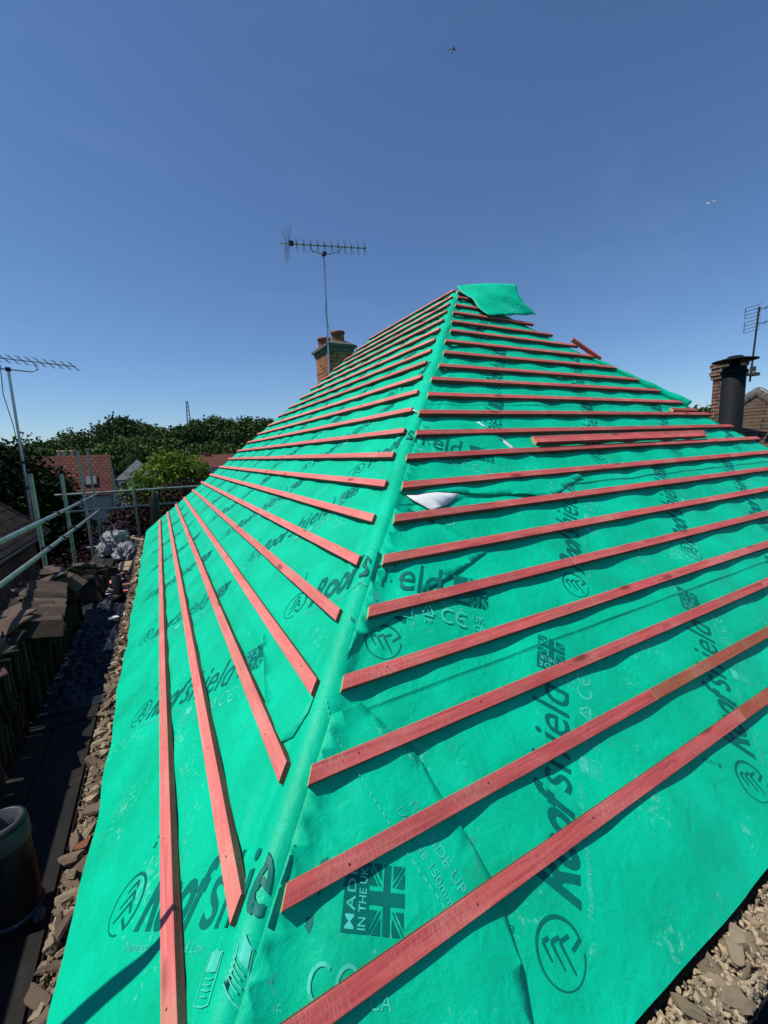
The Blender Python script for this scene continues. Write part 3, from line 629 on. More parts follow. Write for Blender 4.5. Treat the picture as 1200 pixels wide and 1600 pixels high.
LB = [(1, 21.52, -16.0, 24.4), (2, 20.55, -15.26, 24.5), (3, 19.49, -14.43, 24.3), (4, 18.52, -13.74, 23.2), (5, 17.48, -12.91, 22.86), (6, 16.43, -12.16, 22.3), (7, 15.41, -11.4, 21.7), (8, 14.4, -10.65, 20.71),
      (9, 13.37, -9.74, 20.22), (10, 12.37, -9.13, 19.6), (11, 11.34, -8.36, 18.7), (12, 10.32, -7.55, 17.86), (13, 9.32, -6.71, 16.8), (14, 8.25, -5.87, 16.2), (15, 7.29, -5.19, 15.3), (16, 6.29, -4.42, 14.5),
      (17, 5.27, -3.73, 13.9), (18, 4.28, -3.06, 13.28), (19, 3.25, -2.3, 12.55), (20, 2.27, -1.6, 11.82), (21, 1.25, -.86, 11.09), (22, .18, -.05, 10.36)]
for i, s, a, b_ in LB:
    add_batten('L', s, a, b_, -.15, .1, 'pale pink-red batten, %s up from the eave left of the hip' % ORD[i], 'battens on the left slope', ML)
# loose battens lying on the right slope
add_batten('R', 13.27, -5.0, 5.5, 0, 0, 'red loose batten on top of the pair lying against the ninth right-slope batten', 'loose battens on the roof', MR, h=.026, nails=False, yaw=R(.25))
add_batten('R', 13.02, -4.75, 6.2, 0, 0, 'red loose batten at the back of the pair behind the ninth right-slope batten', 'loose battens on the roof', MR, h=.001, nails=False, yaw=R(-.3))
add_batten('R', 11.3, 5.85, 8.1, 0, 0, 'short brown offcut with a pale end on the eleventh batten near the right hip', 'loose battens on the roof', MRb, h=.006, nails=False)
st = MB(); V, F, I = batten_mesh(.36, .042, .025, 0, 0, 3)
me = mesh_np('batten_offcut', V, F, [M['brown_batten'], M['dyed'], M['cut']], I); o = bpy.data.objects.new('batten_offcut', me); COL.objects.link(o)
dv = (Vector((3.75, .84, 7.92)) - Vector((3.54, 1.04, 8.23))).normalized()
# it leans on the right hip: move it along its ray-independent place on the hip itself
p1 = Vector((1.07, -1.03, 7.24)); dr = Vector((-.5, .42, .52)).normalized(); yy = Vector((.2, -1, .2)); yy = (yy - dr * yy.dot(dr)).normalized()
m = Matrix((dr, yy, dr.cross(yy))).transposed().to_4x4(); m.translation = p1; o.matrix_world = m
tag(o, 'short brown-red batten end sticking up into the sky from the right hip', 'batten', 'loose battens on the roof')
exec_marker = 1

# ------------------------------------------------------------------ our house under the membrane
house = empty('house_under_repair', (0, 1, 0), label='brick house under the green roof membrane, walls hidden below the eaves', cat='house')
b = MB(); b.box((-3.32, -3.3, 0), (3.32, 5.5, 4.72)); me = b.mesh('wall', [M['brick_red']]); uv_planar(me); link('wall', me, house)
b = MB(); b.box((-3.45, -3.42, 4.76), (-3.42, 5.95, 4.93)); b.box((-3.42, -3.45, 4.86), (3.4, -3.42, 5.02)); b.build('fascia', M['fascia'], house)
b = MB(); b.box((-3.42, -3.39, 4.73), (3.4, 5.9, 4.76)); b.build('soffit', M['fascia'], house)
def gutter(name, p0, p1, side, label):
    """half-round gutter; side = outward unit vector"""
    b = MB(); p0, p1, side = Vector(p0), Vector(p1), Vector(side); K = 14
    for r, rev in ((.060, False), (.057, True)):
        V = []
        for p in (p0, p1):
            for k in range(K + 1):
                q = math.pi * k / K; V.append(p - side * math.cos(q) * r + Vector((0, 0, -math.sin(q) * r)))
        F = [(k, k + 1, K + 2 + k, K + 1 + k) for k in range(K)]
        b.add(V, [f[::-1] for f in F] if rev else F, 0, True)
    for sg in (-1, 1): b.tube([p0 + side * sg * .0585, p1 + side * sg * .0585], .003, 6)
    return b.build('gutter', M['black'], None, label=label, cat='gutter')
gutter('gutter', (-3.565, -3.5, 4.845), (-3.565, 5.9, 4.845), (-1, 0, 0), 'black half-round gutter full of mortar rubble along the left eave')
gutter('gutter', (-3.5, -3.545, 5.01), (3.4, -3.545, 5.01), (0, -1, 0), 'black gutter heaped with pale mortar debris along the right eave')
def stone(size, seed, flat=.7, sub=1):
    bm = bmesh.new(); bmesh.ops.create_icosphere(bm, subdivisions=sub + 1, radius=1)
    r_ = random.Random(seed); J = lambda: r_.gauss(0, .22)
    planes = [(Vector((sx + J(), sy + J(), sz + J())).normalized(), r_.uniform(.45, .62)) for sx, sy, sz in ((1, 0, 0), (-1, 0, 0), (0, 1, 0), (0, -1, 0), (0, 0, 1), (0, 0, -1))]
    planes += [(Vector((r_.gauss(0, 1), r_.gauss(0, 1), r_.gauss(0, 1))).normalized(), r_.uniform(.5, .75)) for _ in range(4)]
    sc = Vector((r_.uniform(1.1, 2.2), r_.uniform(.8, 1.2), r_.uniform(.5, .9) * flat / .7))
    for v in bm.verts:
        for n, d in planes:
            e = v.co.dot(n) - d
            if e > 0: v.co -= n * e
        d0 = v.co.normalized(); v.co += d0 * (.07 * noise.noise(v.co * 4.1 + Vector((seed, 0, 0))) + .05 * noise.noise(v.co * 11 + Vector((seed, 0, 0))))
        v.co = Vector((v.co.x * sc.x, v.co.y * sc.y, v.co.z * sc.z)) * size
    V = [v.co.copy() for v in bm.verts]; F = [[v.index for v in f.verts] for f in bm.faces]; bm.free(); return V, F
STONES = [mesh_np('mortar_chunk', *stone(1.0, k, sub=2), [M[('mortar', 'mortar_dark', 'mortar_dark', 'mortar', 'clay')[k % 5]]]) for k in range(15)]
def chunk(loc, size, k, label, group):
    o = bpy.data.objects.new('mortar_chunk', STONES[k % 15]); COL.objects.link(o); o.location = loc; o.scale = (size, size, size)
    o.rotation_euler = (rnd.uniform(-.6, .6), rnd.uniform(-.6, .6), rnd.uniform(0, 6.28)); return tag(o, label, 'mortar chunk', group)
y = -2.95; k = 0
while y < 5.7:
    f = max(0, (y + 3) / 8); sz = rnd.uniform(.018, .038) * (1 - .2 * f)
    chunk((-3.568 + rnd.uniform(-.035, .03), y, 4.856 + rnd.uniform(-.012, .03)), sz, rnd.randrange(4) if rnd.random() < .9 else 4 + 5 * rnd.randrange(3), 'broken lump of old mortar lying in the gutter below the left eave', 'mortar lumps in the left gutter')
    y += sz * (rnd.uniform(.9, 1.6) if y < 0 else rnd.uniform(1.6, 3.2))
for kk in range(90):
    chunk((rnd.uniform(-2.6, -.9), -3.545 + rnd.uniform(-.045, .045), 5.018 + rnd.uniform(-.01, .03)), rnd.choice((.010, .014, .018, .024, .030)), rnd.choice((0, 3, 8, 5, 10, 13, 0)), 'broken lump of pale mortar lying in the gutter below the right eave', 'mortar lumps in the right gutter')
def scatter(n, fn_, size, seedbase, mats, name, label, cat):
    b = MB(); protos = [stone(1, 40 + i, sub=0) for i in range(8)]
    for i in range(n):
        p = Vector(fn_()); V, F = protos[rnd.randrange(8)]; s = rnd.uniform(*size); e = Matrix.Rotation(rnd.uniform(0, 6.28), 3, Vector((rnd.gauss(0, 1), rnd.gauss(0, 1), rnd.gauss(0, 1))).normalized())
        b.add([p + e @ v * s for v in V], F, rnd.randrange(len(mats)))
    return b.build(name, mats, None, label=label, cat=cat, kind='stuff')
scatter(5200, lambda: (-3.568 + rnd.uniform(-.052, .052), -3.3 + 9.1 * rnd.random() ** 1.5, 4.838 + rnd.uniform(-.015, .02)), (.004, .015), 3, [M['mortar'], M['mortar_dark'], M['rubble'], M['mortar_dark']], 'rubble', 'small crumbs of mortar filling the gutter along the left eave', 'rubble')
scatter(6500, lambda: (rnd.uniform(-2.9, -.4), -3.545 + rnd.uniform(-.055, .052), 5.012 + rnd.uniform(-.012, .026)), (.003, .012), 3, [M['mortar'], M['rubble'], M['mortar']], 'rubble', 'small crumbs of pale mortar filling the gutter along the right eave', 'rubble')
for nm, lo, hi in (('gutter_silt', (-3.615, -3.45, 4.80), (-3.515, 5.85, 4.833)), ('gutter_silt', (-3.45, -3.593, 4.96), (3.3, -3.497, 5.003))):
    b = MB(); b.box(lo, hi); b.build(nm, M['rubble'], None, label='dusty mortar silt packed in the bottom of the %s gutter' % ('left' if lo[0] < -3.5 else 'right'), cat='silt', kind='stuff')

# ------------------------------------------------------------------ scaffold boards, tubes
def board(lo, hi, label, m='board'):
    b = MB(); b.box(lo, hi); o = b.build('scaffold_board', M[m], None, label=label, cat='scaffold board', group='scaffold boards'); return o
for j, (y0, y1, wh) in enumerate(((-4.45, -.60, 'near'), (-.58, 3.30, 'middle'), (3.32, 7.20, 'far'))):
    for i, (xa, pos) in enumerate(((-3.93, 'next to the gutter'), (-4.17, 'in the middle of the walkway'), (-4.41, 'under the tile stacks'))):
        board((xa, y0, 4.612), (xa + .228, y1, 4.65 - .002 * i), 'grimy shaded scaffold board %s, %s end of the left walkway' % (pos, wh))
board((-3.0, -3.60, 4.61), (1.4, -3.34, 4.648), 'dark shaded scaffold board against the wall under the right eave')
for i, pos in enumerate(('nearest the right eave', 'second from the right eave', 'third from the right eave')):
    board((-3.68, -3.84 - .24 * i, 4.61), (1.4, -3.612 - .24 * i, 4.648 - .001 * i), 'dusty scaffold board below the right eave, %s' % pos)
def coupler(b, p, r=.036):
    b.box((p[0] - .035, p[1] - .035, p[2] - .028), (p[0] + .035, p[1] + .035, p[2] + .028), 1, Matrix.Rotation(rnd.uniform(-.3, .3), 3, 'Z')); b.tube([(p[0] + .02, p[1], p[2] + .01), (p[0] + .075, p[1] - .02, p[2] + .01)], .008, 6, 1)
def pole(name, p0, p1, label, group, cps=(), r=.0242):
    o = empty(name, p0, label=label, cat='scaffold tube', group=group)
    b = MB(); b.tube([p0, p1], r, 16, 0, caps=False); b.tube([p0, p1], r * .82, 16, 0, caps=False); b.build('tube', [M['galv']], o)
    for c in cps:
        b = MB(); coupler(b, c); b.build('coupler', [M['galv'], M['steel_dark']], o)
    return o
SG = 'scaffold poles on the left'
XR, XS = -4.40, -4.452
pole('scaffold_tube', (XS, 2.27, 0.02), (XS, 2.27, 6.31), 'thick scaffold upright nearest the camera, crossing both left guard rails', SG, [(XS + .03, 2.27, 5.735), (XS + .03, 2.27, 5.41)])
pole('scaffold_tube', (XS, 4.00, 0.02), (XS, 4.00, 6.26), 'second scaffold upright from the near end, ending just above the guard rails', SG, [(XS + .03, 4.0, 5.73), (XS + .03, 4.0, 5.40)])
pole('scaffold_tube', (XS, 5.80, 0.02), (XS, 5.80, 6.64), 'tall scaffold upright in front of the red tiled house, left of the corner', SG, [(XS + .03, 5.8, 5.72)])
pole('scaffold_tube', (XS, 7.08, 0.02), (XS, 7.08, 6.72), 'tall scaffold upright at the far corner where the rails meet', SG, [(XS + .02, 7.1, 5.69), (XS + .02, 7.1, 5.36)])
pole('scaffold_tube', (-3.695, 7.0, 0.02), (-3.695, 7.0, 6.03), 'scaffold upright on the far rails beside the green eave corner', SG, [(-3.68, 7.05, 5.73), (-3.68, 7.05, 5.38)])
pole('guard_rail', (XR, -4.3, 5.80), (XR, 7.3, 5.715), 'upper guard rail running along the outside of the left walkway', SG, [(XR, 3.0, 5.75), (XR, 4.9, 5.735)])
pole('guard_rail', (XR, -4.3, 5.475), (XR, 7.2, 5.355), 'lower guard rail running along the outside of the left walkway', SG, [(XR, 3.1, 5.40)])
pole('guard_rail', (-5.15, 7.13, 5.755), (-1.6, 7.13, 5.725), 'upper guard rail across the far end of the scaffold', SG, [])
pole('guard_rail', (-4.95, 7.13, 5.375), (-1.6, 7.13, 5.365), 'lower guard rail across the far end of the scaffold', SG, [])
pole('transom_tube', (-4.7, 2.35, 4.585), (-3.5, 2.35, 4.585), 'short scaffold tube carrying the boards at the first near upright', SG)
pole('transom_tube', (-4.7, 4.08, 4.585), (-3.5, 4.08, 4.585), 'short scaffold tube carrying the boards at the second upright', SG)
pole('transom_tube', (-4.7, 6.9, 4.585), (-3.5, 6.9, 4.585), 'short scaffold tube carrying the boards at the far corner', SG)
# unseen hose, added and shaped to throw the curved shadow on the roof foot
def onpl(y, s): return APEX + Vector((0, y * G, 0)) - uL * (s * G) - nL * .027
sv = Vector((-0.547, 0.087, 1.0)); hp = [onpl(-14.42, 21.55) + sv * .62, onpl(-14.44, 21.75) + sv * .64, onpl(-14.42, 22.1) + sv * .68, onpl(-14.28, 22.55) + sv * .74, onpl(-14.02, 23.35) + sv * .86, onpl(-13.9, 24.3) + sv * .95]
hp += [Vector((-4.15, -2.9, 5.95)), Vector((-4.36, -2.95, 5.86))]
b = MB(); pts = []
for i in range(len(hp) - 1):
    p0, p1, p2, p3 = hp[max(i - 1, 0)], hp[i], hp[i + 1], hp[min(i + 2, len(hp) - 1)]
    for k in range(8):
        t = k / 8; pts.append(.5 * ((2 * p1) + (p2 - p0) * t + (2 * p0 - 5 * p1 + 4 * p2 - p3) * t * t + (3 * p1 - p0 - 3 * p2 + p3) * t ** 3))
pts.append(hp[-1]); n = len(pts)
b.tube(pts, [.009 + .017 * min(1, i / (n * .55)) for i in range(n)], 12)
b.build('shadow_hose_end', M['black'], None, label='unseen black hose end added off the near guard rail to cast the curved shadow', cat='hose')

# ------------------------------------------------------------------ tile stacks
def tile_mesh(m, seed):
    r_ = random.Random(seed); b = MB(); L_, W_, T = .265, .165, .012; n = 5; V = []
    for j in range(n + 1):
        x = L_ * (j / n - .5); z = .008 * (1 - (2 * j / n - 1) ** 2)
        for yy, zz in ((-W_ / 2, 0), (W_ / 2, 0), (W_ / 2, T), (-W_ / 2, T)): V.append((x + r_.uniform(-.002, .002), yy + r_.uniform(-.003, .003), z + zz))
    F = [(j * 4 + k, j * 4 + (k + 1) % 4, (j + 1) * 4 + (k + 1) % 4, (j + 1) * 4 + k) for j in range(n) for k in range(4)] + [(3, 2, 1, 0), tuple(n * 4 + k for k in range(4))]
    b.add(V, F); me = b.mesh('clay_tile', [M[m]])
    bm = bmesh.new(); bm.from_mesh(me); bmesh.ops.recalc_face_normals(bm, faces=bm.faces[:]); bm.to_mesh(me); bm.free(); return me
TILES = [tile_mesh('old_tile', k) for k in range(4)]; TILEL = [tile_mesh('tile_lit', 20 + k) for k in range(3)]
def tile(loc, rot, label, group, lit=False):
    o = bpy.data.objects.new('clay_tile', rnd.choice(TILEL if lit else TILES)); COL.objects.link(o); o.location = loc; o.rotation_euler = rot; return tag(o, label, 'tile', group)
# upright rows, tiles on edge with their long side up, faces along the walkway, leaning slightly
for tier in range(2):
    y = -1.15
    while y < 1.75:
        xx = -4.15 + rnd.uniform(-.028, .022) - .03 * tier
        tile((xx, y, 4.785 + .272 * tier + rnd.uniform(-.006, .006)), (R(rnd.uniform(-3, 3)), R(90 + rnd.uniform(-3, 3)), R(90 + rnd.uniform(-5, 5))) if False else (R(90 + 16 + rnd.uniform(-7, 7)), R(90), R(rnd.uniform(-12, 12))),
             'dark weathered roof tile standing on edge in the long row beside the walkway' if tier == 0 else 'dark weathered roof tile in the upper row of the long stack on the walkway', 'tiles standing on edge in the long stack')
        y += rnd.choice((.022, .028, .036, .05))
for tier in range(3):  # tiles added out of view so the near boards fall in shade
    for k in range(7):
        tile((-4.10 + .03 * (k % 2), -1.3 - .255 * k, 4.74 + .18 * tier), (R(90 + rnd.uniform(-4, 4)), R(rnd.uniform(-3, 3)), R(90 + rnd.uniform(-4, 4))), 'unseen roof tile added side-on past the long stack to shade the walkway', 'added tiles that shade the near walkway')
# tiles lying flat on top of the rows
for i in range(48):
    y = -1.2 + (i % 16) * .195 + rnd.uniform(-.04, .04); lay = i // 16
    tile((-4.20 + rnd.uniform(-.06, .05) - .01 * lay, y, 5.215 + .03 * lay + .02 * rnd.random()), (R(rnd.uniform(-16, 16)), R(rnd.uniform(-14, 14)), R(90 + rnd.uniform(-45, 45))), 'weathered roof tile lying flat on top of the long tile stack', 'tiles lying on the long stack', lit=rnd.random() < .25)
for i in range(14):      # toppled fan at the near end
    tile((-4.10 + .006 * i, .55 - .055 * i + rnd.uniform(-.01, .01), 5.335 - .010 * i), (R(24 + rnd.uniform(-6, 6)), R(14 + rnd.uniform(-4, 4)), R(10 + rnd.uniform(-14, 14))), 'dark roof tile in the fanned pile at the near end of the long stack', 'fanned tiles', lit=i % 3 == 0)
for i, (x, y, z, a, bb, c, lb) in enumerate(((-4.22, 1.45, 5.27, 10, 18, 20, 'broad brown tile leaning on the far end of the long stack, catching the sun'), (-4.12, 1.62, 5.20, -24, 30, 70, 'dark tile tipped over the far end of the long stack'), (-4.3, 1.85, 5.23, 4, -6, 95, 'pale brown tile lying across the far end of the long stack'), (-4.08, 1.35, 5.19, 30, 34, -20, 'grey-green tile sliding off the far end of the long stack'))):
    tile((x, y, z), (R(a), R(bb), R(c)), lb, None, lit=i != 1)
# the curved pile further on
for c_ in range(3):
    for i in range(15):
        tile((-4.22 + .13 * c_ + rnd.uniform(-.01, .01), 3.05 + .02 * c_ + .10 * math.sin(i * .16), 4.665 + i * .0225 * (1.0 - .18 * c_)), (R(rnd.uniform(-4, 4)), R(rnd.uniform(-4, 4) + 8 * (i / 20)), R(rnd.uniform(-8, 8) + 12 * c_)), 'dark roof tile in the curved pile beyond the long stack', 'tiles in the curved pile', lit=(c_ == 0 and i > 10))
for i in range(14):
    tile((-4.25 + rnd.uniform(0, .3), 2.2 + .04 * i, 4.75 + .10 * (i % 2)), (R(100 + rnd.uniform(-8, 8)), R(90), R(rnd.uniform(-12, 12))), 'dark roof tile standing on edge in front of the curved pile', 'tiles before the curved pile')

# ------------------------------------------------------------------ clutter on the walkway
def cloth(name, x0, x1, y0, y1, z, amp, m, label, cat, seed, nx=50, ny=80, fx_=9.0, edge=True):
    V = []; F = []
    for j in range(ny + 1):
        for i in range(nx + 1):
            u, v = i / nx, j / ny; x = x0 + (x1 - x0) * u; yy = y0 + (y1 - y0) * v
            a = fn(x * fx_, yy * fx_ * .8, seed); c = fn(x * fx_ * 2.3 + a, yy * fx_ * 2.0, seed + 3)
            h = amp * (abs(a) * 1.3 + abs(c) * .6)
            e = min(u, 1 - u, v, 1 - v); h *= min(1, e * 8)
            V.append((x + .05 * fn(yy * 3, seed) , yy + .06 * fn(x * 5, seed + 1), z + h + .003))
    for j in range(ny):
        for i in range(nx): q = j * (nx + 1) + i; F.append((q, q + 1, q + nx + 2, q + nx + 1))
    o = link(name, mesh_np(name, V, F, [M[m]], smooth=True), None, label=label, cat=cat)
    so = o.modifiers.new('thickness', 'SOLIDIFY'); so.thickness = .0015; return o
cloth('dust_sheet', -4.12, -3.66, -.42, 2.75, 4.652, .045, 'tarp', 'crumpled navy blue sheet lying along the shaded walkway', 'sheet', 5, 60, 200, 12.0)
def bag(c, r, seed, m, label):
    bm = bmesh.new(); bmesh.ops.create_icosphere(bm, subdivisions=5, radius=1)
    for v in bm.verts:
        d = v.co.normalized(); k = 1 + .30 * noise.noise(d * 1.7 + Vector((seed, 0, 0))) - .42 * abs(noise.noise(d * 3.3 + Vector((0, seed, 0)))) - .22 * abs(noise.noise(d * 7.5 + Vector((0, seed, 3)))) + .06 * noise.noise(d * 17)
        v.co = Vector((d.x * r[0], d.y * r[1], max(d.z, -.35) * r[2])) * k + Vector(c)
    me = bpy.data.meshes.new('polythene_bundle'); bm.to_mesh(me); bm.free(); me.materials.append(M[m]); me.polygons.foreach_set('use_smooth', [True] * len(me.polygons))
    return link('polythene_bundle', me, None, label=label, cat='plastic sheet')
bag((-4.02, 5.35, 4.80), (.30, .34, .36), 2.2, 'poly', 'crumpled clear polythene bundle catching the sun behind the curved tile pile')
bag((-3.82, 4.75, 4.76), (.20, .30, .22), 5.2, 'poly', 'smaller crushed polythene bundle between the curved tile pile and the eave')
def plank(loc, size, rot, m, name, label, cat, group=None):
    b = MB(); b.box([-s / 2 for s in size], [s / 2 for s in size]); o = b.build(name, M[m] if isinstance(m, str) else m, None, label=label, cat=cat, group=group); o.location = loc; o.rotation_euler = [R(a) for a in rot]; return o
plank((-3.80, 3.95, 4.70), (.19, .62, .022), (1, 3, -4), 'board_light', 'timber_board', 'pale wooden board lying in the sun beside the gutter', 'timber board')
plank((-3.69, 3.9, 4.72), (.03, 1.1, .045), (2, 0, -3), 'fascia', 'timber_strip', 'dark timber strip lying along the edge of the pale board', 'timber strip')
offs = [(-3.86, 3.30, 4.72, 52, 3), (-3.80, 3.18, 4.70, 100, -4), (-3.95, 3.12, 4.73, 20, 5), (-3.92, 2.95, 4.71, 75, -3), (-3.82, 2.86, 4.72, 118, 2), (-3.98, 2.72, 4.72, 40, -6), (-3.72, 2.62, 4.73, 150, 5), (-3.78, 2.30, 4.74, 160, -4), (-3.66, 2.2, 4.75, 10, 8), (-3.9, 5.9, 4.80, 100, 12), (-3.8, 5.7, 4.88, 92, 8), (-3.75, 6.0, 4.86, 96, 7), (-4.05, 5.9, 5.08, 95, -6)]
for i, (x, yy, z, a, t) in enumerate(offs):
    L_ = .16 + .14 * rnd.random() if i < 9 else .7; V, F, I = batten_mesh(L_, .042, .025, 0, 0, 2); V = [(v[0] - L_ / 2, v[1] - .02, v[2] + .012) for v in V]
    o = bpy.data.objects.new('batten_offcut', mesh_np('batten_offcut', V, F, ML, I)); COL.objects.link(o); o.location = (x, yy, z); o.rotation_euler = (R(t), R(t), R(a))
    tag(o, 'pink-red batten offcut scattered on the walkway by the small grey pipe' if i < 9 else 'longer pink-red batten lying by the polythene bundle at the far end', 'batten offcut', 'offcuts by the pipe' if i < 9 else 'battens by the polythene')
plank((-3.86, 5.45, 4.97), (.85, .05, .022), (4, 12, -40), 'board_light', 'timber_board', 'grey-white timber lath propped over the polythene bundle', 'timber lath')
plank((-3.95, 2.55, 4.70), (.22, .30, .004), (3, 5, 30), 'white_paint', 'paper_scrap', 'white paper scrap under the pink offcuts', 'paper scrap')
plank((-3.74, 1.25, 4.74), (.10, .05, .01), (8, 5, 30), 'white_paint', 'paper_scrap', 'small white scrap on the navy sheet beside the gutter', 'paper scrap')
# pipes
pr = empty('drain_pipe', (-3.80, -2.0, 4.65), label='black upright pipe with a scuffed grey rim and clamp ring, bottom left of the walkway', cat='pipe')
b = MB(); b.lathe((-3.80, -2.0, 4.65), [(.080, 0), (.080, .42), (.078, .43), (.068, .435), (.066, .43), (.066, .1)], 40); b.build('pipe_body', M['grey_plastic'], pr)
b = MB(); b.lathe((-3.80, -2.0, 5.076), [(.081, -.085), (.0825, -.08), (.0825, -.02), (.070, .010), (.066, .012), (.060, .010), (.058, -.2)], 40); b.build('socket_rim', M['rim'], pr)
b = MB(); b.lathe((-3.80, -2.0, 4.70), [(.081, -.010), (.086, -.008), (.088, 0), (.086, .008), (.081, .010)], 40); b.box((-3.73, -2.09, 4.688), (-3.70, -2.055, 4.712)); b.build('clamp_ring', M['rim'], pr)
pr = empty('drain_pipe', (-3.745, 2.05, 4.65), label='small dark grey pipe standing on the walkway beside the gutter', cat='pipe')
b = MB(); b.lathe((-3.745, 2.05, 4.65), [(.055, 0), (.055, .36), (.051, .362), (.050, .35), (.050, .1)], 28); b.build('pipe_body', M['grey_plastic'], pr)
b = MB(); b.lathe((-3.745, 2.05, 4.68), [(.056, 0), (.072, .005), (.074, .09), (.056, .095)], 28); b.lathe((-3.745, 2.05, 4.65), [(.056, 0), (.08, .0), (.08, .025), (.056, .03)], 28); b.build('pipe_collar', M['black'], pr)
b = MB(); pth = [(-3.30, 6.45, 4.0), (-3.31, 6.45, 4.7), (-3.31, 6.45, 5.2), (-3.30, 6.46, 5.5), (-3.29, 6.47, 5.68), (-3.285, 6.475, 5.73)]
b.tube(pth, [.115, .112, .108, .085, .05, .025], 20); o = b.build('downpipe_bend', M['black'], None, label='shiny black tapered plastic pipe standing behind the far eave corner under the rail', cat='pipe')

# ------------------------------------------------------------------ antennas
def yagi(root, base, length, n, el, lean, tilt=0.0, refl=True, name='boom', up_el=(0, 0, 1), direction=(1, 0, 0), th=1.0):
    d = Vector(direction).normalized(); e = Vector(up_el).normalized(); base = Vector(base)
    b = MB(); b.tube([base, base + d * length], .009 * th, 8); b.build('boom', M['alu'], root)
    for i in range(n):
        p = base + d * (length * (.18 + .80 * i / (n - 1)))
        b = MB(); s = d * .012
        for q in (-1, 1): b.tube([p - e * el / 2 + s * q * 2, p + e * el / 2 - s * q * 2], .0042 * th, 6)
        b.box(p - Vector((.014, .014, .014)), p + Vector((.014, .014, .014)), 1); b.build('director', [M['alu'], M['black']], root)
    return d, e
# aerial on our chimney
an = empty('tv_aerial', (.05, 4.08, 7.9), label='long yagi aerial on a thin mast strapped to the brick chimney behind the roof', cat='aerial', group='television aerials')
b = MB(); b.tube([(.055, 4.09, 7.75), (.088, 4.08, 10.18)], .017, 12); b.build('mast', M['alu'], an)
bx0, bx1 = Vector((-.707, 4.22, 10.281)), Vector((.933, 3.94, 10.366)); dd = (bx1 - bx0); Ld = dd.length; dd.normalize()
yagi(an, bx0, Ld, 11, .26, 0, direction=dd, up_el=(-.05, 0, 1), th=1.6)
b = MB()
for k in range(4):
    for sg in (-1, 1):
        p = bx0 + dd * (.09 + .03 * k); b.tube([p, p + Vector((.02 * sg * k - .03, 0, sg * (.40 - .06 * (3 - k)))) ], .0075, 6)
b.box(bx0 + dd * .20 - Vector((.04, .03, .025)), bx0 + dd * .20 + Vector((.04, .03, .045)), 1); b.build('reflector', [M['alu'], M['black']], an)
b = MB(); mt = Vector((.088, 4.08, 10.17)); pa = bx0 + dd * (Ld * .33); pb = bx0 + dd * (Ld * .70)
b.tube([pa, pa + Vector((.01, 0, -.05)), pa + Vector((.06, 0, -.10)), mt - dd * .1 + Vector((0, -.02, 0)), mt + dd * .1 + Vector((0, -.02, 0)), pb + Vector((-.06, 0, -.09)), pb + Vector((-.01, 0, -.05)), pb], .010, 8); b.box(mt - Vector((.03, .05, .03)), mt + Vector((.03, .04, .03)), 1); b.build('cradle', [M['alu'], M['black']], an)
b = MB(); b.tube([(.07, 4.07, 8.5), (.12, 4.05, 8.7), (.05, 4.06, 9.0), (.03, 4.06, 9.2)], .004, 6); b.build('cable', M['black'], an)
# aerial on the left neighbour
al = empty('tv_aerial', (-6.42, 10.89, 4.6), label='yagi aerial with slanted rods on a tall mast at the left edge', cat='aerial', group='television aerials')
b = MB(); b.tube([(-6.42, 10.89, 4.55), (-6.36, 10.77, 8.95)], .034, 12); b.build('mast', M['alu'], al)
p0, p1 = Vector((-7.16, 10.55, 9.25)), Vector((-4.90, 10.93, 9.13)); dd = p1 - p0; Ld = dd.length; dd.normalize()
yagi(al, p0, Ld, 11, .34, 0, direction=dd, up_el=(-.5, -.4, .5), th=1.7)
b = MB(); mt = Vector((-6.36, 10.77, 8.95)); b.tube([mt - dd * .28 + Vector((0, 0, .26)), mt - dd * .36 + Vector((0, 0, .1)), mt - dd * .2, mt, mt + dd * .48, mt + dd * .62 + Vector((0, 0, .08)), mt + dd * .56 + Vector((0, 0, .2))], .019, 8); b.box(mt - Vector((.05,) * 3), mt + Vector((.05,) * 3), 1); b.build('cradle', [M['alu'], M['black']], al)
b = MB(); b.tube([(-6.5, 10.75, 9.05), (-6.55, 10.78, 8.3), (-6.46, 10.82, 7.5), (-6.44, 10.83, 6.8), (-6.46, 10.83, 5.8), (-6.46, 10.85, 4.8)], .010, 6); b.build('cable', M['black'], al)
for zz in (5.8, 6.5, 7.1):
    b = MB(); b.tube([(-6.40, 10.84, zz - .04), (-6.40, 10.84, zz + .04)], .044, 10); b.build('cable_clip', M['black'], al)

# ------------------------------------------------------------------ chimneys
def brick_part(name, boxes, m, parent, **k):
    b = MB()
    for lo, hi in boxes: b.box(lo, hi)
    me = b.mesh(name, [m]); uv_planar(me); return link(name, me, parent, **k)
ch = empty('brick_chimney', (.36, 4.5, 5.5), label='orange-red brick chimney with two terracotta pots rising behind the roof ridge', cat='chimney')
brick_part('stack', [((.10, 4.15, 4.9), (.62, 4.92, 8.42))], M['brick_red'], ch)
brick_part('corbel', [((.075, 4.125, 8.42), (.645, 4.945, 8.50)), ((.03, 4.08, 8.50), (.69, 4.99, 8.555))], M['cement'], ch)
b = MB(); b.add([(.04, 4.09, 8.556), (.68, 4.09, 8.556), (.68, 4.98, 8.556), (.04, 4.98, 8.556), (.2, 4.25, 8.66), (.52, 4.25, 8.66), (.52, 4.8, 8.66), (.2, 4.8, 8.66)], [(0, 1, 5, 4), (1, 2, 6, 5), (2, 3, 7, 6), (3, 0, 4, 7), (4, 5, 6, 7)]); b.build('flaunching', M['cement'], ch)
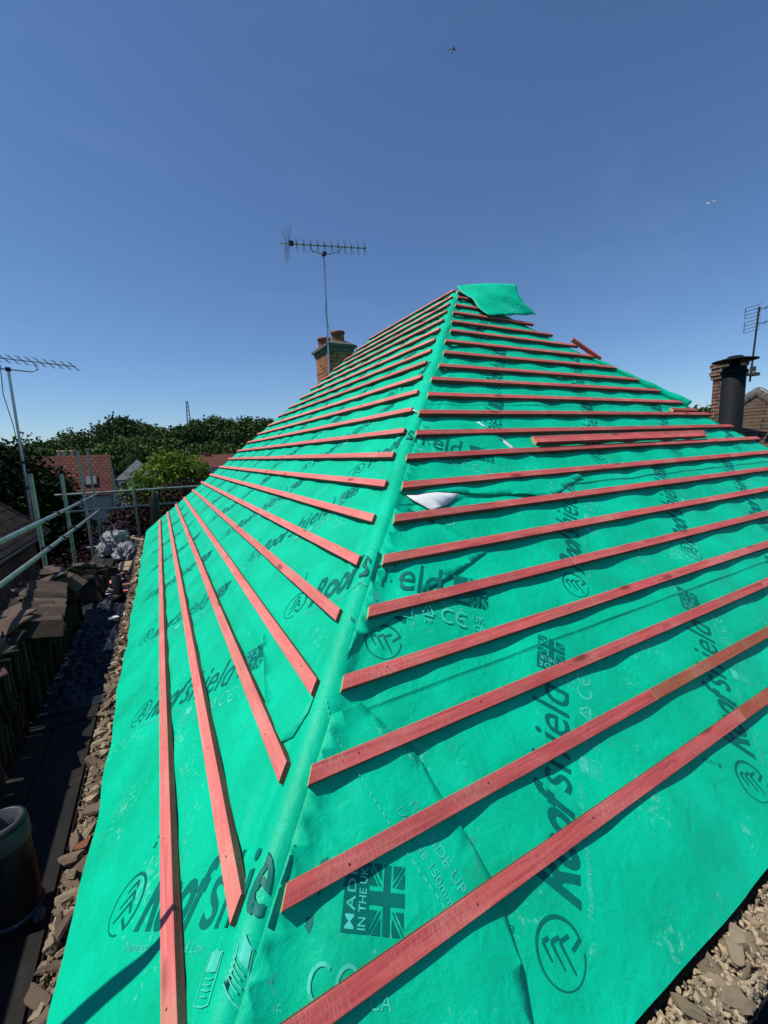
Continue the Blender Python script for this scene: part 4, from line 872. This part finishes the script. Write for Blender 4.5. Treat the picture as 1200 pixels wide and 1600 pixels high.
for x, yy, hh in ((.40, 4.36, .25), (.24, 4.74, .20)):
    b = MB(); b.lathe((x, yy, 8.60), [(.135, 0), (.125, hh - .05), (.145, hh - .04), (.148, hh), (.105, hh + .002), (.09, hh - .1)], 24); b.build('chimney_pot', M['pot'], ch)
ch = empty('brick_chimney', (8.2, 1.2, 0), label='narrow brown brick chimney with pale mortar behind the black flue on the right', cat='chimney')
RT = Matrix.Rotation(R(-14), 3, 'Z')
def rotbox(b, lo, hi, piv=(7.8, .9, 0)):
    n0 = len(b.V); b.box(lo, hi); 
    for i in range(n0, len(b.V)): b.V[i] = tuple(Vector(piv) + RT @ (Vector(b.V[i]) - Vector(piv)))
for nm, bxs, mm in (('stack', [((7.84, .52, 0), (8.2, .90, 7.62))], 'brick_brown'), ('corbel', [((7.81, .49, 7.62), (8.23, .93, 7.70)), ((7.79, .47, 7.70), (8.25, .95, 7.78)), ((7.81, .49, 7.78), (8.23, .93, 7.86)), ((7.79, .47, 7.86), (8.25, .95, 7.94)), ((7.83, .51, 7.94), (8.21, .91, 8.0))], 'brick_brown')):
    b = MB()
    for lo, hi in bxs: rotbox(b, lo, hi)
    me = b.mesh(nm, [M[mm]]); uv_planar(me); link(nm, me, ch)
fl_ = empty('flue_pipe', (6.62, 0.02, 0), label='wide matt black flue pipe with a flat rain cap at the right edge', cat='flue')
b = MB(); b.lathe((6.62, .02, 0), [(.185, 3), (.185, 7.58), (.16, 7.585)], 36); b.build('pipe_body', M['matt_black'], fl_)
b = MB(); b.lathe((6.62, .02, 7.56), [(.186, 0), (.215, .005), (.215, .03), (.19, .04), (.18, .10), (.09, .12), (.075, .2), (.0, .2)], 36); b.build('flue_collar', M['matt_black'], fl_)
b = MB(); b.lathe((6.62, .02, 7.78), [(.0, .095), (.10, .09), (.12, .075), (.13, .06), (.345, .012), (.355, .0), (.33, -.006), (.07, .0), (.06, -.08)], 40); o = b.build('rain_cap', M['matt_black'], fl_)
for a in (40, 160, 280):
    b = MB(); b.tube([(6.62 + .17 * math.cos(R(a)), .02 + .17 * math.sin(R(a)), 7.64), (6.62 + .24 * math.cos(R(a)), .02 + .24 * math.sin(R(a)), 7.79)], .006, 6); b.build('cap_stay', M['matt_black'], fl_)
ar = empty('tv_aerial', (8.0, .28, 7.6), label='double panel aerial on a dark mast behind the black flue at the right edge', cat='aerial', group='television aerials')
b = MB(); b.tube([(8.03, .30, 7.5), (7.9, .20, 8.95)], .018, 10); b.build('mast', M['steel_dark'], ar)
b = MB(); b.box((7.95, .2, 7.62), (8.2, .34, 7.68)); b.box((7.98, .22, 7.7), (8.05, .3, 7.8)); b.build('wall_bracket', M['steel_dark'], ar)
for zz, dx in ((8.90, 0), (8.62, .0)):
    b = MB(); c = Vector((7.92, .22, zz)); t = Vector((.35, -.93, .12)).normalized()
    for k in range(4): b.tube([c - t * .2 + Vector((0, 0, -.11 + .07 * k)), c + t * .05 + Vector((0, 0, -.11 + .07 * k))], .006, 6)
    b.tube([c - t * .2 + Vector((0, 0, -.11)), c - t * .2 + Vector((0, 0, .10))], .006, 6); b.tube([c, c + t * .9], .009, 6)
    for k in range(9):
        q = c + t * (.12 + .09 * k); b.tube([q - Vector((.08, .03, 0)), q + Vector((.08, .03, .0))], .005, 6); b.tube([q - Vector((.04, .0, .06)), q + Vector((.04, .0, .06))], .005, 6)
    b.build('antenna_head', M['steel_dark'], ar)

# ------------------------------------------------------------------ neighbouring houses
def hip_roof(cx, cy, lx, ly, z0, h, m, name, parent, rot=0.0, over=0.0, gable=False, thick=.08):
    """ridge along local x"""
    b = MB(); a, c = lx / 2 + over, ly / 2 + over; rl = a if gable else max(a - c, .01)
    P = [(-a, -c, z0), (a, -c, z0), (a, c, z0), (-a, c, z0), (-rl, 0, z0 + h), (rl, 0, z0 + h)]
    m_ = Matrix.Rotation(rot, 3, 'Z'); P = [Vector((cx, cy, 0)) + m_ @ Vector(p) for p in P]
    b.add(P, [(0, 1, 5, 4), (2, 3, 4, 5), (0, 3, 2, 1)] + ([(3, 0, 4), (1, 2, 5)]))
    me = b.mesh(name, [m]); uv_planar(me); o = link(name, me, parent)
    return P
def wall_box(name, cx, cy, lx, ly, z0, z1, m, parent, rot=0.0):
    b = MB(); b.box((-lx / 2, -ly / 2, z0), (lx / 2, ly / 2, z1)); m_ = Matrix.Rotation(rot, 3, 'Z')
    b.V = [tuple(Vector((cx, cy, 0)) + m_ @ Vector(v)) for v in b.V]; me = b.mesh(name, [m]); uv_planar(me); return link(name, me, parent)
def ridge_tiles(p, q, parent, m, r=.11, name='ridge_tiles'):
    b = MB(); p, q = Vector(p), Vector(q); L_ = (q - p).length; n = max(2, int(L_ / .32)); 
    for i in range(n):
        a = p + (q - p) * (i / n); c = p + (q - p) * ((i + .97) / n); b.tube([a, c], [r * .95, r], 10)
    return b.build(name, M[m], parent)
# right neighbour, brown tiled hip
hr = empty('neighbour_house', (11.5, -1, 0), label='house with mossy brown tiled hip roof at the right edge', cat='house')
P = hip_roof(12.0, 1.35, 9.5, 5.2, 5.0, 2.42, M['brown_tiles'], 'roof', hr, rot=R(14)); wall_box('wall', 12.0, 1.35, 9.0, 4.7, 0, 4.99, M['brick_brown'], hr, R(14))
ridge_tiles(P[4] , P[0], hr, 'cement', .12, 'hip_tiles'); ridge_tiles(P[4], P[5], hr, 'cement', .12); ridge_tiles(P[4], P[3], hr, 'cement', .12, 'hip_tiles')
b = MB(); b.tube([P[4] + Vector((-.2, -.1, .06)), P[4] + Vector((-.1, -.5, -.3)), P[4] + Vector((.2, -1.0, -.75)), P[4] + Vector((.8, -1.3, -.98))], .012, 6); b.build('cable', M['white_paint'], hr)
# left neighbour, dark tiled roof
hl = empty('neighbour_house', (-9, 2, 0), label='low house with a dark tiled roof beyond the left guard rails', cat='house')
z = 4.5; b = MB(); b.add([(-6.25, -8, z), (-6.25, 11.5, z), (-9.0, 11.5, z + 2.45), (-9.0, -8, z + 2.45), (-11.75, 11.5, z), (-11.75, -8, z)], [(0, 1, 2, 3), (3, 2, 4, 5), (1, 4, 2), (0, 3, 5)])
b.add([(-6.25, -8, z - .03), (-6.25, 11.5, z - .03), (-11.75, 11.5, z - .03), (-11.75, -8, z - .03)], [(0, 3, 2, 1)])
me = b.mesh('roof', [M['dark_tiles']]); uv_planar(me); link('roof', me, hl); ridge_tiles((-9.0, -8, z + 2.47), (-9.0, 11.5, z + 2.47), hl, 'steel_dark', .10)
b = MB(); b.tube([(-6.2, 11.5, z - .02), (-9.0, 11.5, z + 2.47)], .035, 8); b.build('verge', M['steel_dark'], hl)
wall_box('wall', -9.0, 1.7, 5.0, 19, 0, z - .05, M['brick_brown'], hl); b = MB(); b.tube([(-6.2, -8, z - .06), (-6.2, 11.5, z - .06)], .05, 10); b.build('gutter', M['black'], hl)
wall_box('lean_to_roof', -5.95, 7.0, 1.1, 7.5, 3.2, 3.32, M['paving'], hl)
# red tiled house with pale gable
hg = empty('tiled_house', (-7.5, 27, 0), label='house with a red tiled roof, small roof window and pale gable wall', cat='house')
X0, X1, Y0, ZR, ZE = -11.5, -5.5, 24.0, 6.86, 4.7
b = MB(); b.add([(X0, Y0 - 1.15, ZE), (X1, Y0 - 1.15, ZE), (X1, Y0 + .4, ZR), (X0, Y0 + .4, ZR), (X1, Y0 + 1.95, ZE), (X0, Y0 + 1.95, ZE)], [(0, 1, 2, 3), (3, 2, 4, 5)]); me = b.mesh('roof', [M['red_tiles']]); uv_planar(me); link('roof', me, hg)
b = MB(); b.add([(X1 - .02, Y0 - 1.1, 0), (X1 - .02, Y0 + 1.9, 0), (X1 - .02, Y0 + 1.9, ZE - .05), (X1 - .02, Y0 + .4, ZR - .06), (X1 - .02, Y0 - 1.1, ZE - .05)], [(0, 1, 2, 3, 4)]); b.box((X0, Y0 - 1.0, 0), (X1 - .05, Y0 + 1.8, ZE - .06)); b.build('gable_wall', M['pale_wall'], hg)
b = MB(); b.add([(X1 + .02, Y0 - 1.15, ZE - .1), (X1 + .02, Y0 + .4, ZR - .1), (X1 + .02, Y0 + .4, ZR + .04), (X1 + .02, Y0 - 1.15, ZE + .04)], [(0, 1, 2, 3)]); b.add([(X1 + .02, Y0 + 1.95, ZE - .1), (X1 + .02, Y0 + .4, ZR - .1), (X1 + .02, Y0 + .4, ZR + .04), (X1 + .02, Y0 + 1.95, ZE + .04)], [(0, 3, 2, 1)]); b.build('bargeboard', M['fascia'], hg)
sl = Vector((0, 1.55, ZR - ZE)).normalized(); wn = empty('unused', (0, 0, 0)); bpy.data.objects.remove(wn)
c0 = Vector((-6.45, Y0 - .62, 5.46)); nrm = Vector((0, -sl.z, sl.y)); b = MB()
V = [c0 + Vector((sx * .28, 0, 0)) + sl * sy * .32 + nrm * h_ for h_ in (0, .08) for sx, sy in ((-1, -1), (1, -1), (1, 1), (-1, 1))]
b.add(V, [(4, 5, 6, 7), (0, 1, 5, 4), (1, 2, 6, 5), (2, 3, 7, 6), (3, 0, 4, 7)]); wf = b.build('roof_window', M['fascia'], hg)
b = MB(); b.add([c0 + Vector((sx * .22, 0, 0)) + sl * sy * .25 + nrm * .085 for sx, sy in ((-1, -1), (1, -1), (1, 1), (-1, 1))], [(0, 1, 2, 3)]); b.build('pane', M['lead'], wf)
cb = MB(); cb.box((-8.1, 25.2, 5.5), (-7.1, 25.9, 6.75)); cb.build('chimney_stack', M['cement'], hg)
for x, pm in ((-8.0, 'pot_pale'), (-7.78, 'pot_pale'), (-7.42, 'pot_pale'), (-7.2, 'pot')):
    b = MB(); b.lathe((x, 25.5, 6.75), [(.10, 0), (.085, .34), (.11, .36), (.11, .42), (.08, .42)], 12); b.build('chimney_pot', M[pm], hg)
hs_ = empty('slate_house', (-4.6, 32, 0), label='house with a grey slate hip roof and white bay windows beside the bright green tree', cat='house')
hip_roof(-4.5, 31.5, 2.9, 2.9, 5.15, 1.35, M['slates'], 'roof', hs_); wall_box('wall', -4.5, 31.5, 2.6, 2.6, 0, 5.14, M['pale_wall'], hs_)
for x in (-5.4, -4.7, -4.0):
    b = MB(); b.box((x - .3, 30.12, 3.9), (x + .3, 30.19, 5.05)); wf = b.build('window', M['white_paint'], hs_)
    b = MB(); b.box((x - .22, 30.10, 4.0), (x + .22, 30.115, 4.95)); b.build('pane', M['glass'], wf)
wall_box('balcony_panel', -5.0, 30.0, 1.9, .08, 3.1, 3.5, M['white_paint'], hs_)
ho = empty('far_house', (2.5, 37, 0), label='far house with an orange-red tiled roof and chimney just above the left slope', cat='house')
hip_roof(2.2, 38.5, 5.5, 4.5, 5.55, 1.15, M['red_tiles'], 'roof', ho, gable=True); wall_box('wall', 2.2, 38.5, 5.2, 4.2, 0, 5.54, M['pale_wall'], ho)
b = MB(); b.box((.7, 38.2, 6.4), (1.1, 38.6, 7.0)); b.build('chimney', M['pot'], ho)

# ------------------------------------------------------------------ trees
def foliage(lobes, n, leaf, seed, hollow=.55, squash=1.0):
    rg = np.random.default_rng(seed); lob = np.array(lobes, float); wts = lob[:, 3] ** 2; wts /= wts.sum()
    k = rg.choice(len(lob), n, p=wts); d = rg.normal(size=(n, 3)); d /= np.linalg.norm(d, axis=1)[:, None]
    rr = hollow + (1 - hollow) * rg.random(n) ** .5; ph = rg.random((len(lob), 3)) * 6
    bumps = 1 + .16 * np.sin(d[:, 0] * 5 + ph[k, 0]) * np.sin(d[:, 1] * 6 + ph[k, 1]) + .13 * np.sin(d[:, 2] * 8 + ph[k, 2]) + .10 * rg.normal(size=n)
    P = lob[k, :3] + d * (lob[k, 3] * rr * bumps)[:, None] * np.array([1, 1, squash])
    u = rg.normal(size=(n, 3)); u /= np.linalg.norm(u, axis=1)[:, None]; v = np.cross(u, rg.normal(size=(n, 3))); v /= np.linalg.norm(v, axis=1)[:, None]
    s = leaf * (0.5 + rg.random(n))[:, None]
    V = np.stack([P - u * s, P - v * s * .6, P + u * s, P + v * s * .6], 1).reshape(-1, 3); F = np.arange(n * 4).reshape(-1, 4)
    return V, F
def np_mesh(name, V, F, m):
    me = bpy.data.meshes.new(name); me.vertices.add(len(V)); me.vertices.foreach_set('co', V.astype(np.float32).ravel())
    me.loops.add(F.size); me.loops.foreach_set('vertex_index', F.astype(np.int32).ravel()); me.polygons.add(len(F))
    me.polygons.foreach_set('loop_start', np.arange(0, F.size, 4, dtype=np.int32)); me.materials.append(m); me.update(calc_edges=True); me.validate(); return me
def tree(name, x, yy, z1, wd, m, label, n, leaf, seed, cat='tree', group=None, z0=None, trunk=.3, nl=12, shape='round'):
    r_ = random.Random(seed); z0 = z1 * .25 if z0 is None else z0; o = empty(name, (x, yy, 0), label=label, cat=cat, group=group); lob = []
    hh = (z1 - z0) / 2; cz = (z1 + z0) / 2
    for i in range(nl):
        a = r_.uniform(0, 6.28); el = r_.uniform(-.8, 1) ; q = math.sqrt(max(0, 1 - el * el)); rr = wd / 2 * r_.uniform(.26, .42)
        k = .62
        lob.append((x + math.cos(a) * q * wd / 2 * k, yy + math.sin(a) * q * wd / 2 * k, cz + el * hh * .70, rr))
    lob.append((x, yy, cz, wd * .30)); lob.append((x + r_.uniform(-.1, .1) * wd, yy, z1 - wd * .2, wd * .2))
    V, F = foliage(lob, n, leaf, seed); link('crown', np_mesh('crown', V, F, m), o)
    b = MB(); b.tube([(x, yy, 0), (x + .1, yy, z0), (x, yy, cz + hh * .3)], [trunk, trunk * .75, trunk * .2], 10)
    for i in range(5):
        L_ = lob[i]; b.tube([(x, yy, z0 + hh * .2 * i * .5), L_[:3]], [trunk * .35, trunk * .08], 6)
    b.build('trunk', M['bark'], o); return o
def ground_az(az, r): return CAM.x + r * math.sin(R(az)), CAM.y + r * math.cos(R(az))
FT = [  # azimuth (deg), range, top z, width, kind, label
 (-14.5, 80, 14.2, 12, 0, 'far dark tree at the left edge of the skyline'), (-11.5, 72, 13.4, 10, 1, 'far olive-green tree behind the aerial mast'), (-8.2, 76, 15.6, 12, 0, 'far rounded dark tree above the chimney pots of the red tiled house'),
 (-5.6, 82, 14.2, 10, 0, 'far dark tree between the rounded tree and the feathery one'), (-3.2, 70, 17.2, 10, 1, 'far feathery tree that starts the tallest clump, left of the pylon'), (-.3, 74, 15.8, 10, 0, 'far dark tree behind the bright green tree'), (2.2, 76, 16.2, 9, 0, 'far dark tree directly below the pylon'),
 (4.4, 72, 16.6, 9, 1, 'far tree right of the pylon'), (7.2, 74, 17.6, 11, 0, 'far tall dark tree above the orange roof'), (10.2, 70, 17.0, 10, 0, 'far dark tree left of the last one before the roof slope'), (13.0, 68, 16.4, 9, 1, 'far olive tree touching the left roof slope'), (17, 76, 15.5, 13, 0, 'far tree hidden behind the left roof slope')]
for i, (az, r_, zt, wd, kd, lb) in enumerate(FT):
    x, yy = ground_az(az, r_); tree('broadleaf_tree', x, yy, zt - 4.6, wd, M['leaf_far' if kd == 0 else 'leaf_far_warm'], lb, 20000, .19, 100 + i, group='far trees on the skyline', nl=16, z0=2.5)
for i, az in enumerate((-17, -9.8, -1.8, 5.8, 12)):
    x, yy = ground_az(az, 60); tree('broadleaf_tree', x, yy, 7.9 + (i % 3) * .7, 13, M['leaf_far'], ('low dark tree at the left edge below the skyline', 'low dark tree behind the red tiled house', 'low dark tree behind the slate roof', 'low dark tree behind the far orange roof', 'low dark tree behind the left roof slope')[i], 15000, .18, 200 + i, group='nearer dark trees', z0=.5, nl=14)
for i, (az, r_) in enumerate(((58, 75), (66, 80), (75, 70))):
    x, yy = ground_az(az, r_); tree('broadleaf_tree', x, yy, 10, 12, M['leaf_far'], ('dark tree far off behind the right chimney', 'dark tree far off behind the right neighbour roof', 'dark tree far off beyond the right edge')[i], 4000, .3, 300 + i, nl=10)
# the great dark conifer hedge on the left
def crown_only(name, label, lobes, n, leaf, seed, m, cat, base, trunk=.22):
    o = empty(name, (base[0], base[1], 0), label=label, cat=cat); V, F = foliage(lobes, n, leaf, seed, hollow=.72); link('crown', np_mesh('crown', V, F, m), o)
    b = MB(); b.tube([(base[0], base[1], 0), (base[0], base[1], lobes[0][2])], [trunk, trunk * .3], 10); b.build('trunk', M['bark'], o); return o
crown_only('conifer_tree', 'huge dense dark conifer behind the near scaffold uprights', [(-8.7, 13.8, 4.75, 2.25), (-10.9, 14, 4.9, 2.4), (-7.15, 13.4, 4.7, 1.55), (-6.95, 13.2, 5.75, 1.0), (-7.8, 13.5, 5.75, 1.2), (-8.6, 13.6, 2.6, 2.6), (-12.9, 14, 4.6, 2.7), (-7.0, 13.4, 2.8, 1.6), (-10.4, 13.5, 2.4, 3.0), (-6.9, 13.3, 3.9, 1.45), (-6.7, 13.4, 1.6, 1.5)], 110000, .075, 11, M['leaf_dark'], 'tree', (-8.3, 13.7))
crown_only('leafy_tree', 'bright yellow-green leafy tree right of the slate roof', [(-2.9, 12.6, 5.7, .95), (-3.5, 12.5, 5.3, .8), (-2.2, 12.6, 5.5, .85), (-1.7, 12.7, 5.2, .7), (-3.3, 12.4, 4.6, .9), (-2.4, 12.3, 4.6, 1.1), (-2.75, 12.5, 6.2, .5), (-2.0, 12.5, 6.0, .45), (-1.3, 12.7, 4.9, .7), (-2.4, 12.6, 3.4, 1.2)], 17000, .06, 12, M['leaf_bright'], 'tree', (-2.6, 12.6), .12)
crown_only('purple_shrub', 'dark purple-leaved shrub in front of the bright green tree', [(-2.9, 9.6, 4.9, .8), (-2.4, 9.7, 5.25, .62), (-3.5, 9.5, 4.5, .7), (-4.2, 9.6, 4.35, .75), (-2.2, 9.5, 4.4, .9), (-3.2, 9.3, 3.7, 1.1), (-4.4, 9.4, 3.5, 1.0), (-1.8, 9.7, 4.9, .5), (-5.2, 9.7, 3.4, .9), (-3.9, 9.4, 4.9, .55), (-2.0, 9.2, 3.2, 1.2), (-3.6, 9.3, 2.5, 1.3)], 26000, .042, 13, M['leaf_purple'], 'shrub', (-3.2, 9.6), .08)

# ------------------------------------------------------------------ pylon, bird, aeroplane, ground
py = empty('electricity_pylon', (11.5, 214, 0), label='lattice electricity pylon top rising above the far trees', cat='pylon')
b = MB(); zt = 33.0
for sx in (-1, 1):
    for sy in (-1, 1): b.tube([(11.5 + 3.2 * sx, 214 + 3.2 * sy, 0), (11.5 + .9 * sx, 214 + .9 * sy, 20), (11.5 + .35 * sx, 214 + .35 * sy, zt)], .16, 6)
for i in range(14):
    z0_, z1_ = 8 + i * 1.8, 9.8 + i * 1.8; w0 = 3.2 - 2.3 * min(z0_, 20) / 20 if z0_ < 20 else .9 - .55 * (z0_ - 20) / 13; w1 = 3.2 - 2.3 * min(z1_, 20) / 20 if z1_ < 20 else .9 - .55 * (z1_ - 20) / 13
    for sg in (-1, 1): b.tube([(11.5 - sg * w0, 214 - w0, z0_), (11.5 + sg * w1, 214 - w1, z1_)], .09, 5); b.tube([(11.5 - w0, 214 - sg * w0, z0_), (11.5 - w1, 214 + sg * w1, z1_)], .09, 5)
b.build('lattice_frame', M['steel_dark'], py)
bd = MB(); c = Vector((11.45, 14.22, 25.34)); ax = Vector((.35, .1, .9)).normalized(); sd_ = Vector((.8, -.5, -.2)).normalized()
bd.tube([c - ax * .14, c - ax * .06, c, c + ax * .07, c + ax * .11, c + ax * .14], [.006, .03, .042, .034, .022, .004], 10)
def wing(sg): 
    q = sd_ * sg; up = ax.cross(sd_); bd.add([c + ax * .05, c - ax * .04, c + q * .13 - ax * .02 + up * .05, c + q * .26 - ax * .13 + up * .03, c + q * .12 + ax * .05 + up * .05], [(0, 1, 2, 4), (2, 3, 4)])
wing(1); wing(-1); bd.add([c - ax * .12, c - ax * .24 + sd_ * .04, c - ax * .24 - sd_ * .04], [(0, 1, 2)])
bd.build('flying_bird', M['bird'], None, label='small dark bird flying high in the blue sky', cat='bird')
ap = empty('aeroplane', (2518, 1160, 1141), label='tiny white aeroplane high in the sky above the right roofs', cat='aeroplane')
c = Vector((2518.5, 1159.9, 1140.9)); ax = Vector((.42, -.9, .04)).normalized(); sd_ = Vector((.9, .42, 0)).normalized(); up = Vector((0, 0, 1))
b = MB(); b.tube([c - ax * 19, c - ax * 14, c - ax * 4, c + ax * 12, c + ax * 17, c + ax * 19], [.4, 1.6, 2.0, 2.0, 1.4, .2], 12); b.build('fuselage', M['white_body'], ap)
for sg in (-1, 1):
    b = MB(); b.add([c + ax * 4, c - ax * 2, c - ax * 8 + sd_ * 17 * sg + up * 1, c - ax * 6 + sd_ * 17 * sg + up * 1] + [c + ax * 4 - up * .5, c - ax * 2 - up * .5, c - ax * 8 + sd_ * 17 * sg + up * .8, c - ax * 6 + sd_ * 17 * sg + up * .8], [(0, 1, 2, 3), (7, 6, 5, 4), (0, 3, 7, 4), (1, 5, 6, 2), (2, 6, 7, 3)]); b.build('wing', M['white_body'], ap)
b = MB(); b.add([c - ax * 13 + up * 1.5, c - ax * 18 + up * 7, c - ax * 19.5 + up * 7, c - ax * 18.5 + up * 1.2, c - ax * 13 + up * 1.5 + sd_ * .4, c - ax * 18 + up * 7 + sd_ * .4, c - ax * 19.5 + up * 7 + sd_ * .4, c - ax * 18.5 + up * 1.2 + sd_ * .4], [(0, 1, 2, 3), (7, 6, 5, 4), (0, 4, 5, 1), (1, 5, 6, 2), (2, 6, 7, 3)]); b.build('tail_fin', M['white_body'], ap)
b = MB(); b.add([(-3000, -3000, 0), (3000, -3000, 0), (3000, 3000, 0), (-3000, 3000, 0)], [(0, 1, 2, 3)]); tag(b.build('ground', M['grass']), 'grassy ground around the houses', kind='structure')
b = MB(); b.add([(-7, -9, .004), (-3.3, -9, .004), (-3.3, 9, .004), (-7, 9, .004)], [(0, 1, 2, 3)]); tag(b.build('path', M['paving']), 'paved side passage below the scaffold', kind='structure')
